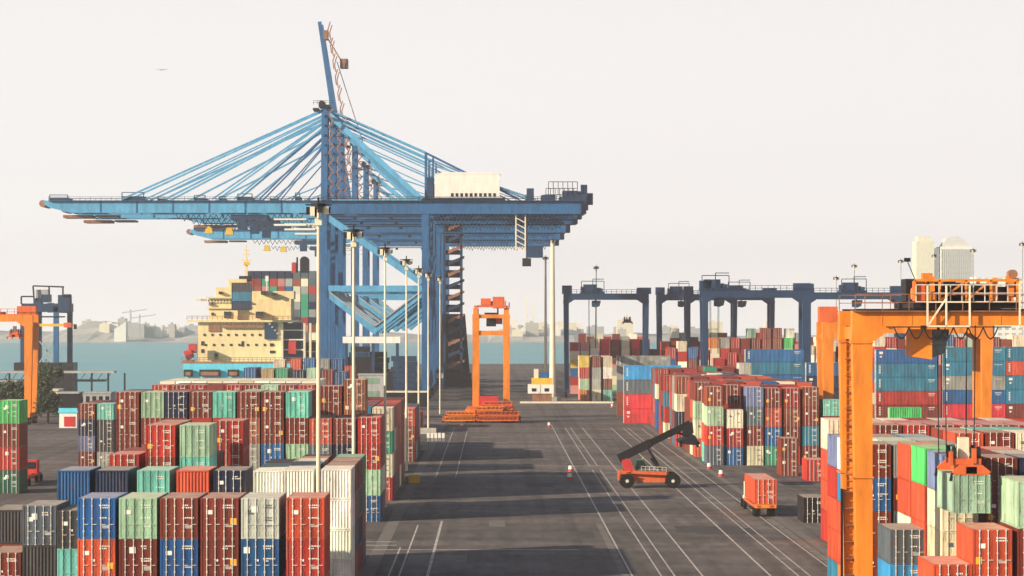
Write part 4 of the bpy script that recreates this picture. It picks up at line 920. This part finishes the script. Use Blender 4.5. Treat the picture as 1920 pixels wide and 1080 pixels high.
MB().box(PX(138, s) - PX(62, s), PX(143, s) - PX(62, s), .1, .9, PZ(617, s), PZ(608, s)).build('tip', M_dark, o)
# jetty canopy
s = 6.2; o = empty('jetty_canopy', (PX(0, s), F / s + 2, -3), 0, 'long pale roofed canopy on dark posts over the jetty', 'canopy')
wj = PX(212, s) - PX(0, s)
MB().box(-30, wj, 0, 6, PZ(700, s) + 3, PZ(696, s) + 3).build('roof', M_grey, o); MB().box(-30, wj - 3, .5, 5.5, PZ(716, s) + 3, PZ(712, s) + 3).build('deck', M_dark, o)
for k in range(14): MB().box(-28 + k * 5, -27.5 + k * 5, 1, 1.6, 0, PZ(700, s) + 3).build('post', M_dark, o)
tr_ = MB()
for k in range(24): tr_.beam((-28 + k * 2.6, 1, PZ(712, s) + 3), (-26.7 + k * 2.6, 1, PZ(700, s) + 3), .18, .18)
tr_.build('lattice', M_dark, o)
def building(px0, px1, ytop, s, mm, label, win=0, name='building', wm=None, depth=8, roof=None, cat='building', extra=None):
    zt = PZ(ytop, s); o = empty(name, (PX(px0, s), F / s, 0), 0, label, cat); w_ = (px1 - px0) / s
    MB().box(0, w_, 0, depth, 0, zt).build('wall', mm, o)
    MB().box(-.2, w_ + .2, -.2, depth + .2, zt, zt + .35).build('roof', roof or mm, o)
    nf = max(1, int(zt / 3.2))
    if win:
        for f in range(nf):
            for k in range(win):
                x = w_ * (k + .5) / win; z = zt - 1.1 - f * 3.2
                if z > .6: MB().box(x - w_ / win * .28, x + w_ / win * .28, -.06, .06, z - .9, z + .5).build('window', wm or M_glass, o)
    return o
s = 9.2; o = building(111, 144, 774, s, M_white, 'small white hut with a cyan fascia and a red door', name='hut', cat='hut', depth=4, roof=M_cyan)
MB().box(-.1, 3.7, -.12, .0, PZ(774, s), PZ(765, s)).build('fascia', M_cyan, o); MB().box(1.0, 3.2, -.1, .02, .3, PZ(781, s)).build('door', M_red, o)
building(109, 147, 738, 8.4, M_dark, 'dark flat roofed shed directly behind the white hut', roof=M_grey, depth=6)
building(146, 207, 738, 8.0, M_grey, 'low grey building with a row of small windows behind the mint container', win=5)
building(92, 108, 733, 8.2, M_cream, 'narrow cream building between the trees and the dark shed', win=2)
building(672, 722, 704, 7.7, M_grey, 'grey office block with a green window band under the quay cranes', win=1, wm=mat('green_glass', (.2, .33, .25), .3))
building(724, 800, 736, 7.4, M_dark, 'long low shed with a cream roof edge behind the lamp masts', depth=4, roof=M_cream)
building(0, 30, 716, 7.5, M_grey, 'pale grey shed behind the trees at the left edge', depth=8)
s = 7.0; o = empty('gate_hut', (PX(990, s), F / s, 0), 0, 'white two bay hut with yellow roof box beside the thick mast', 'hut')
MB().box(0, 6.9, 0, 4, PZ(738, s), PZ(721, s)).build('wall', M_white, o); MB().box(1.2, 6.4, .3, 3.6, .3, PZ(738, s)).build('base', M_rust, o)
MB().box(1.0, 6.5, .2, 3.8, PZ(721, s), PZ(709, s)).build('roof_box', M_yellow, o)
for x in (1.0, 4.4): MB().box(x, x + 1.2, -.07, .05, PZ(734, s), PZ(728, s)).build('window', M_dark, o)
MB().box(3.2, 3.34, -.06, .04, PZ(738, s), PZ(721, s)).build('post', M_grey, o)
MB().box(1.6, 2.8, .6, 2, PZ(709, s), PZ(692, s)).build('tower_box', M_cream, o); MB().box(3.2, 5.6, .6, 2.5, PZ(709, s), PZ(698, s)).build('tank', M_blue, o)
s = 7.1; k_ = MB().box(PX(975, s), PX(1150, s), F / s, F / s + 2.0, 0, .45).build('kerb', M_cream); tag(k_, 'cream painted kerb closing the end of the road', kind='structure')
k_ = MB().box(-47.6, -46.2, 700, 1340, 0, .5).build('quay_edge', M_conc); tag(k_, kind='structure')
# trees
M_leaf = mat('leaf_green', (0.05, 0.085, 0.035), .8, wear=.4, streak=False); M_bark = mat('bark', (.12, .08, .05), .9)
def tree(px, py_base, s, hgt, wid, label):
    X, Y = PX(px, s), F / s; o = empty('tree', (X, Y, 0), 0, label, 'tree', 'trees by the jetty'); r = random.Random(int(px * 3))
    t = MB().tube((0, 0, 0), (.1, 0, hgt * .55), .28, 8, .14)
    for q in range(5):
        a = r.uniform(0, 6.28); t.tube((0, 0, hgt * (.3 + .05 * q)), (math.cos(a) * wid * .35, math.sin(a) * wid * .35, hgt * (.55 + .06 * q)), .1, 6, .04)
    t.build('trunk', M_bark, o); c = MB(); cl = [(r.gauss(0, wid * .25), r.gauss(0, wid * .25), hgt * r.uniform(.35, .92)) for _ in range(16)]
    for k in range(2600):
        q = r.choice(cl); p = Vector((q[0] + r.gauss(0, wid * .1), q[1] + r.gauss(0, wid * .1), q[2] + r.gauss(0, hgt * .06)))
        u = Vector((r.uniform(-1, 1), r.uniform(-1, 1), r.uniform(-1, 1))).normalized() * .22; v = u.cross(Vector((r.uniform(-1, 1), r.uniform(-1, 1), 1))).normalized() * .2
        c.quad(tuple(p - u - v), tuple(p + u - v), tuple(p + u + v), tuple(p - u + v))
    c.build('crown', M_leaf, o)
for a in ((18, 0, 8.3, 8, 7, 'dark green tree above the bright green container'), (36, 0, 8.0, 7, 6, 'small green tree left of the orange gantry leg'), (76, 0, 8.3, 12, 5.5, 'tallest dark green tree right of the orange gantry leg'), (90, 0, 8.8, 6.5, 4.5, 'low dark bush-like tree in front of the narrow cream building')): tree(*a)
# far shore
M_hill = mat('far_hill', (.50, .49, .45), .9, wear=.3, streak=False, scale=.02)  # paled so the colour itself carries part of the distance haze
def hills(Y, x0, x1, hfun, name='hills'):
    mb = MB(); n = 160; pts = [(x0 + (x1 - x0) * k / n, hfun(x0 + (x1 - x0) * k / n)) for k in range(n + 1)]
    for (a, ha), (c, hc_) in zip(pts[:-1], pts[1:]):
        mb.quad((a, Y, -3.2), (c, Y, -3.2), (c, Y + 160, hc_), (a, Y + 160, ha)); mb.quad((a, Y + 160, ha), (c, Y + 160, hc_), (c, Y + 700, hc_ * .4), (a, Y + 700, ha * .4))
    o = mb.build(name, M_hill); tag(o, 'low hazy far shore across the harbour', kind='structure'); return o
hills(2950, -1500, 1600, lambda x: 5 + 5 * math.sin(x * .011 + 1) + 3 * math.sin(x * .037) + 2 * math.sin(x * .09) + (10 * math.exp(-((x + 445) / 38) ** 2)) + 7 * math.exp(-((x + 330) / 50) ** 2))
rb = random.Random(9)
for k in range(64):
    Y = rb.uniform(2990, 3400); px = rb.uniform(135, 365) if k < 30 else (rb.uniform(950, 1060) if k < 48 else rb.uniform(1060, 1720)); s_ = F / Y
    w_, h_ = rb.uniform(7, 24), rb.uniform(5, 13) * (1.5 if rb.random() < .15 else 1)
    o = MB().box(0, w_, 0, 15, 0, h_ + 4).box(w_ * .3, w_ * .6, 3, 9, h_ + 4, h_ + 6).build('building', rb.choice([M_white, M_grey, M_cream, M_conc])); o.location = (PX(px, s_), Y, 2)
    tag(o, 'small hazy pale building on the far shore', 'building', 'buildings across the harbour')
# white warehouse by the hill
o = MB().prism([(0, 0), (13, 0), (13, 22), (0, 14)], 0, 20).build('building', M_white); o.location = (PX(214, F / 2960), 2960, -2); tag(o, 'hazy white wedge roofed building at the foot of the far hill', 'building')
for px, hh in ((245, 34), (262, 28)):
    o = empty('harbour_crane', (PX(px, F / 3000), 3000, 0), 0, f'faint lattice crane on the far shore, {"taller" if hh > 30 else "shorter"} of two', 'crane')
    MB().beam((0, 0, 0), (0, 0, hh), 1.4, 1.4).build('tower', M_grey, o); MB().beam((-10, 0, hh - 4), (18, 0, hh), 1.0, 1.0).build('jib', M_grey, o)
for px, w_, py, lab in ((984, 5, 560, 'slim hazy tower right of the orange gantry, left one'), (998, 4, 574, 'shorter hazy tower beside the slim one')):
    o = MB().box(0, w_ * .6, 0, 8, 0, PZ(py, F / 3050)).box(w_ * .15, w_ * .45, 1, 3, PZ(py, F / 3050), PZ(py, F / 3050) + 4).build('tower_block', M_white); o.location = (PX(px, F / 3050), 3050, 0); tag(o, lab, 'tower')
# white towers at right
Yt = 2300; s = F / Yt
o = empty('hotel_tower', (PX(1718, s), Yt, 0), 0, 'tall white hazy tower with a smooth slab and a ribbed block', 'tower')
zt_ = PZ(452, s); zr = PZ(462, s); M_pale = mat('pale_rib', (.62, .60, .56), .8, wear=.08)
MB().box(0, 34 / s, 0, 22, 0, zt_).box(4 / s, 28 / s, 3, 18, zt_, zt_ + 4).build('slab', M_cream, o)
MB().box(36 / s, 44 / s, 4, 16, 0, zt_ - 6).build('link_block', M_white, o)
rb_ = MB().box(46 / s, 106 / s, 2, 24, 0, zr).build('ribbed_block', M_white, o)
for k in range(15): MB().box((47 + k * 4) / s, (48.4 + k * 4) / s, .9, 2, 4, zr - 2).build('rib', M_pale, rb_)
MB().prism([(50 / s, zr), (100 / s, zr), (92 / s, zr + 6), (78 / s, zr + 9), (58 / s, zr + 7)], 4, 20).build('crown_roof', M_pale, o)
for f in range(14): MB().box(44 / s, 107 / s, 1.5, 1.9, 12 + f * 5, 12.8 + f * 5).build('floor_band', M_pale, rb_)
o = building(1830, 1920, 520, 3.2, M_white, 'long hazy white block right of the tower', win=7, depth=20, wm=M_conc)

# ------------------------------------------------------------------ vehicles and small things
def wheel(name, x, y, z, rad, w_, parent, axis='y'):
    mb = MB(); a, c = ((x, y, z), (x, y + w_, z)) if axis == 'y' else ((x, y, z), (x + w_, y, z)); mb.tube(a, c, rad, 20); o = mb.build(name, M_tyre, parent)
    a2, c2 = ((x, y - .02, z), (x, y + w_ + .02, z)) if axis == 'y' else ((x - .02, y, z), (x + w_ + .02, y, z)); MB().tube(a2, c2, rad * .42, 12).build('rim', M_dark, o); return o
s = 14.35; RXx, RYy = PX(1160, s), F / s
rs = empty('reach_stacker', (RXx, RYy, 0), 0, 'orange reach stacker with a long black raised boom crossing the lane lines', 'reach stacker')
q = lambda px: PX(px, s) - RXx
z_ = lambda py: PZ(py, s)
for x, rad in ((q(1176), .95), (q(1262), 1.0)):
    for y in (0, 3.1): wheel('wheel', x, y, rad, rad, .75, rs)
MB().prism([(0, .95), (0, 1.9), (.6, 2.25), (q(1200), 1.95), (q(1252), 1.9), (q(1275), 1.5), (q(1275), 1.2), (q(1245), .75), (q(1190), .75), (q(1190), 1.1), (.9, 1.95)][:10], .75, 3.1).build('chassis', M_orred, rs)
MB().prism([(0, 1.5), (1.6, 1.9), (1.6, 2.3), (.1, 2.2)], .1, 3.7).build('counterweight', M_orred, rs)
MB().beam((q(1178), .9, 2.1), (q(1172), .9, z_(862)), .8, .35).beam((q(1190), .9, 1.8), (q(1180), .9, z_(862)), .35, .35).build('boom_support', M_red, rs); MB().beam((q(1178), 2.9, 2.1), (q(1172), 2.9, z_(862)), .8, .35).build('boom_support', M_red, rs)
MB().prism([(q(1172), 1.95), (q(1250), 1.7), (q(1250), 2.15), (q(1190), 2.3)], .1, .74).build('fender', M_orred, rs)
cb = MB().prism([(q(1192), 1.95), (q(1216), 1.95), (q(1214), 3.1), (q(1207), 3.75), (q(1194), 3.7)], 1.1, 2.6).build('cab', mat('cab_green', (.03, .12, .08), .4), rs)
MB().prism([(q(1194), 2.5), (q(1213.5), 2.5), (q(1211), 3.1), (q(1206), 3.6), (q(1195), 3.55)], 1.06, 1.098).build('window', M_glass, cb)
A, Bp = Vector((q(1161), 1.9, z_(861))), Vector((q(1296), 1.9, z_(795))); mid_ = A.lerp(Bp, .45)
bm = MB().beam(A, mid_, 1.1, .95).build('boom', M_dark, rs); MB().beam(A.lerp(Bp, .38), Bp, .85, .75).build('inner_boom', M_tyre, bm)
MB().tube((q(1246), 1.2, 1.6), A.lerp(Bp, .42) + Vector((-.3, -.6, -.2)), .16, 10).tube((q(1246), 2.6, 1.6), A.lerp(Bp, .42) + Vector((-.3, .6, -.2)), .16, 10).build('lift_cylinder', M_dark, rs)
MB().beam((q(1221), 1.0, z_(860)), (q(1248), 1.0, 1.6), .35, .3).build('strut', M_dark, rs)
rl = MB(); rail(rl, (q(1203), .78, 2.15), (q(1250), .78, 2.0), .7, 6, .05); rl.build('handrail', M_bar, rs)
MB().box(.25, 1.3, .04, .09, 1.55, 1.85).build('grille', M_dark, rs); MB().box(q(1196), q(1206), .6, .74, .7, .78).build('step', M_dark, rs); MB().box(q(1196), q(1206), .6, .74, 1.2, 1.28).build('step', M_dark, rs)
MB().box(q(1205), q(1207), 1.1, 1.3, 3.76, 3.98).build('beacon', M_yellow, cb); MB().box(q(1272), q(1275.5), .9, 1.2, 1.25, 1.5).build('headlight', M_white, rs); MB().tube((q(1170), 2.4, 2.0), (q(1170), 2.4, 3.1), .09, 8).build('exhaust', M_rust, rs)
for x in (q(1176), q(1262)): MB().tube((x, -.04, .95), (x, .0, .95), .22, 10).build('hub', M_bar, rs)
hd = MB().prism([(q(1286), z_(800)), (q(1300), z_(792)), (q(1302), z_(812)), (q(1292), z_(822)), (q(1280), z_(818))], 1.4, 2.4); hd.prism([(q(1272), z_(826)), (q(1302), z_(816)), (q(1312), z_(832)), (q(1300), z_(834)), (q(1274), z_(831))], -1.2, 5.0)
hd.box(q(1274), q(1278), -1.2, -.9, z_(838), z_(826)).box(q(1304), q(1309), -1.2, -.9, z_(838), z_(828)).build('spreader_head', M_dark, rs)
MB().tube((q(1262), 1.9, z_(812)), (q(1292), 1.9, z_(816)), .14, 8).build('tilt_cylinder', M_dark, bm)
def truck(X, Y, label, cabm=None, length=13.0):
    t = empty('terminal_truck', (X, Y, 0), 0, label, 'truck', 'terminal trucks')
    MB().box(.65, .95, .3, length, .95, 1.4).box(1.5, 1.8, .3, length, .95, 1.4).build('trailer_frame', M_orange, t)
    MB().box(.02, 2.42, -.1, .3, 1.0, 1.42).build('rear_bumper', M_orange, t)
    for x in (.25, 1.7): MB().box(x, x + .4, -.14, -.1, 1.1, 1.3).build('tail_light', M_red, t)
    for y in (1.0, 2.3):
        for x in (0.0, .38, 1.62, 2.0): wheel('wheel', x, y, .5, .5, .32, t, 'x')
    c = MB().box(.2, 2.2, length + .3, length + 2.2, 1.0, 3.1).box(.3, 2.1, length, length + 4.6, .6, 1.3).build('cab', cabm or M_white, t)
    MB().box(.4, 2.0, length + .24, length + .3, 1.9, 2.8).build('window', M_glass, c)
    for x in (.0, 2.0):
        for y in (length + .2, length + 3.6): wheel('wheel', x, y, .5, .5, .35, t, 'x')
    MB().box(-.02, .1, .4, length, 1.05, 1.35).box(2.32, 2.44, .4, length, 1.05, 1.35).build('side_rail', M_orred, t)
    return t
truck(29.0, 297.7, 'orange trailer and truck carrying an orange-red container along the right lane')
s = 14.2; truck(PX(18, s), F / s, 'empty orange trailer parked beside the dark green container', length=8, cabm=M_red)
# spreader pile
pile = 0
for lx, ly, lz, L in ((-11.2, 569, .5, 7), (-4.0, 569, .5, 9), (-3.8, 569.2, 1.6, 9), (-3.4, 572.5, .5, 9), (-10.8, 572.5, .5, 7), (-3.6, 572.5, 1.6, 8.6), (-10.5, 570.8, 1.6, 6.5), (-3.2, 571, 2.7, 7), (-9.8, 572, 1.6, 6.2), (-4.2, 569.4, 2.7, 6), (-2.6, 572.3, 3.7, 6.4)):
    pos = ['at the near left corner', 'at the near right corner', 'lying on the near right one', 'on the ground at the back right', 'on the ground at the back left', 'stacked at the back right', 'stacked on the left pair', 'on the third layer at the back', 'behind the left pair on layer two', 'on the third layer at the front', 'topmost of the pile'][pile]
    sp_ = spreader(lx, ly, lz, L, M_orred, f'red orange spare spreader {pos}, beside the orange gantry', 'spare spreaders piled by the orange gantry', rz=-math.pi / 2, head=False)
    mb = MB()
    for k in range(int(L / .9)): mb.beam((-1.1, .4 + k * .9, 0), (1.1, .9 + k * .9, .7), .12, .12); mb.beam((1.1, .4 + k * .9, 0), (1.1, .9 + k * .9, .9), .12, .12)
    mb.box(-1.2, -1.05, 0, L, .0, .25).box(1.05, 1.2, 0, L, 0, .25).box(1.05, 1.2, 0, L, .8, .95); mb.build('lattice', M_orange if pile % 3 == 0 else M_orred, sp_); pile += 1
s = 8.6
for a, c, lab in ((868, 892, 'orange bogie housing'), ):
    pass
o = empty('engine_skid', (PX(898, s), 573.0, 0), 0, 'red engine skid with railings standing between the legs of the end-on gantry', 'engine')
MB().box(0, 4.2, 0, 1.6, 2.2, 5.6).build('housing', M_red, o); MB().box(-.2, 4.4, -.4, 1.8, 1.6, 2.2).build('skid', M_orange, o); MB().box(.3, 3.9, -.3, 0, 3.0, 3.5).build('stripe', M_orange, o)
for i, (px, lab) in enumerate(((868, 'orange wheel housing bulging at the left foot of the end-on gantry'), (938, 'orange wheel housing bulging at the right foot of the end-on gantry'))):
    o = empty('wheel_housing', (PX(px, 8.65), 573.2, 0), 0, lab, 'wheel housing'); MB().prism([(0, .2), (3.9, .2), (3.9, 1.6), (2.9, 3.4), (1.0, 3.4), (0, 1.8)] if i == 0 else [(0, .2), (3.9, .2), (3.9, 1.8), (2.8, 3.4), (.9, 3.4), (0, 1.6)], 0, 1.2).build('housing', M_orred, o)
    MB().box(.6, 3.2, -.08, .02, 2.0, 2.8).build('panel', M_orange, o); wheel('wheel', 1.0, -.35, .7, .7, .3, o); wheel('wheel', 2.9, -.35, .7, .7, .3, o)
# barriers, marker posts
def barrel(px, py, label):
    s = (py - VY) / H; o = empty('marker_barrel', (PX(px, s), F / s, 0), 0, label, 'barrier', 'red and white markers on the road')
    MB().tube((0, 0, 0), (0, 0, .35), .38, 12, .34).build('base', M_red, o); MB().tube((0, 0, .35), (0, 0, .85), .34, 12, .28).build('body', M_white, o)
for a in ((1070, 884, 'red and white marker standing in the lane left of the reach stacker'), (1068, 899, 'red and white marker just nearer than the other, left of the reach stacker'), (1030, 800, 'small marker in the lane right of the spreader pile'), (1330, 879, 'white marker at the corner of the mixed container row'), (1352, 893, 'white marker between the reach stacker and the truck'),
          (866, 801, 'pale marker in front of the spreader pile'), (1148, 764, 'white marker at the right end of the cream kerb')): barrel(*a)
s = (826 - VY) / H
for i in range(5):
    o = empty('barrier_sign', (PX(801 + i * 7, s), F / s - 3, 0), 0, f'{ORD[i+1]} of five white striped barriers at the sixth lamp base', 'barrier', 'white barriers at the lamp base')
    MB().box(0, .5, 0, .12, .6, 1.5).build('board', M_white, o); MB().box(.1, .2, 0, .1, 0, .6).box(.35, .45, 0, .1, 0, .6).build('leg', M_grey, o)
# bird
s = 12; o = empty('bird', (PX(303, s), F / s, PZ(131, s)), 0, 'tiny dark bird gliding in the sky above the boom', 'bird')
MB().tube((-.25, 0, 0), (.3, 0, .02), .08, 8, .05).build('body', M_grey, o)
MB().prism([(-.1, .02), (-.9, .12), (-.95, .16), (-.05, .08)], -.1, .12).build('wing', M_grey, o); MB().prism([(.1, .02), (.9, .08), (.95, .12), (.05, .08)], -.1, .12).build('wing', M_grey, o)

# small joined fittings, too small to pick apart one by one
SMALL = ('marking', 'stiffener', 'brace_flange', 'access_tower', 'floodlight_bar', 'flange', 'ladder', 'lattice', 'rail', 'guard_rail', 'walkway', 'splice_plate', 'pylon_tie', 'stair', 'festoon', 'machine_frame', 'frame_rail', 'hanging_platform', 'handrail', 'hoist_frame', 'trolley_frame', 'apex_head', 'boom_fitting', 'head_block', 'post', 'rear_rail')
for o in list(bpy.data.objects):
    if o.parent and o.type == 'MESH' and any(o.name.split('.')[0].startswith(q_) for q_ in SMALL) and 'kind' not in o: o['kind'] = 'stuff'

for o in bpy.data.objects:
    if not o.parent and 'label' in o and len(o['label'].split()) > 16: print('LONG', o.name, o['label'])
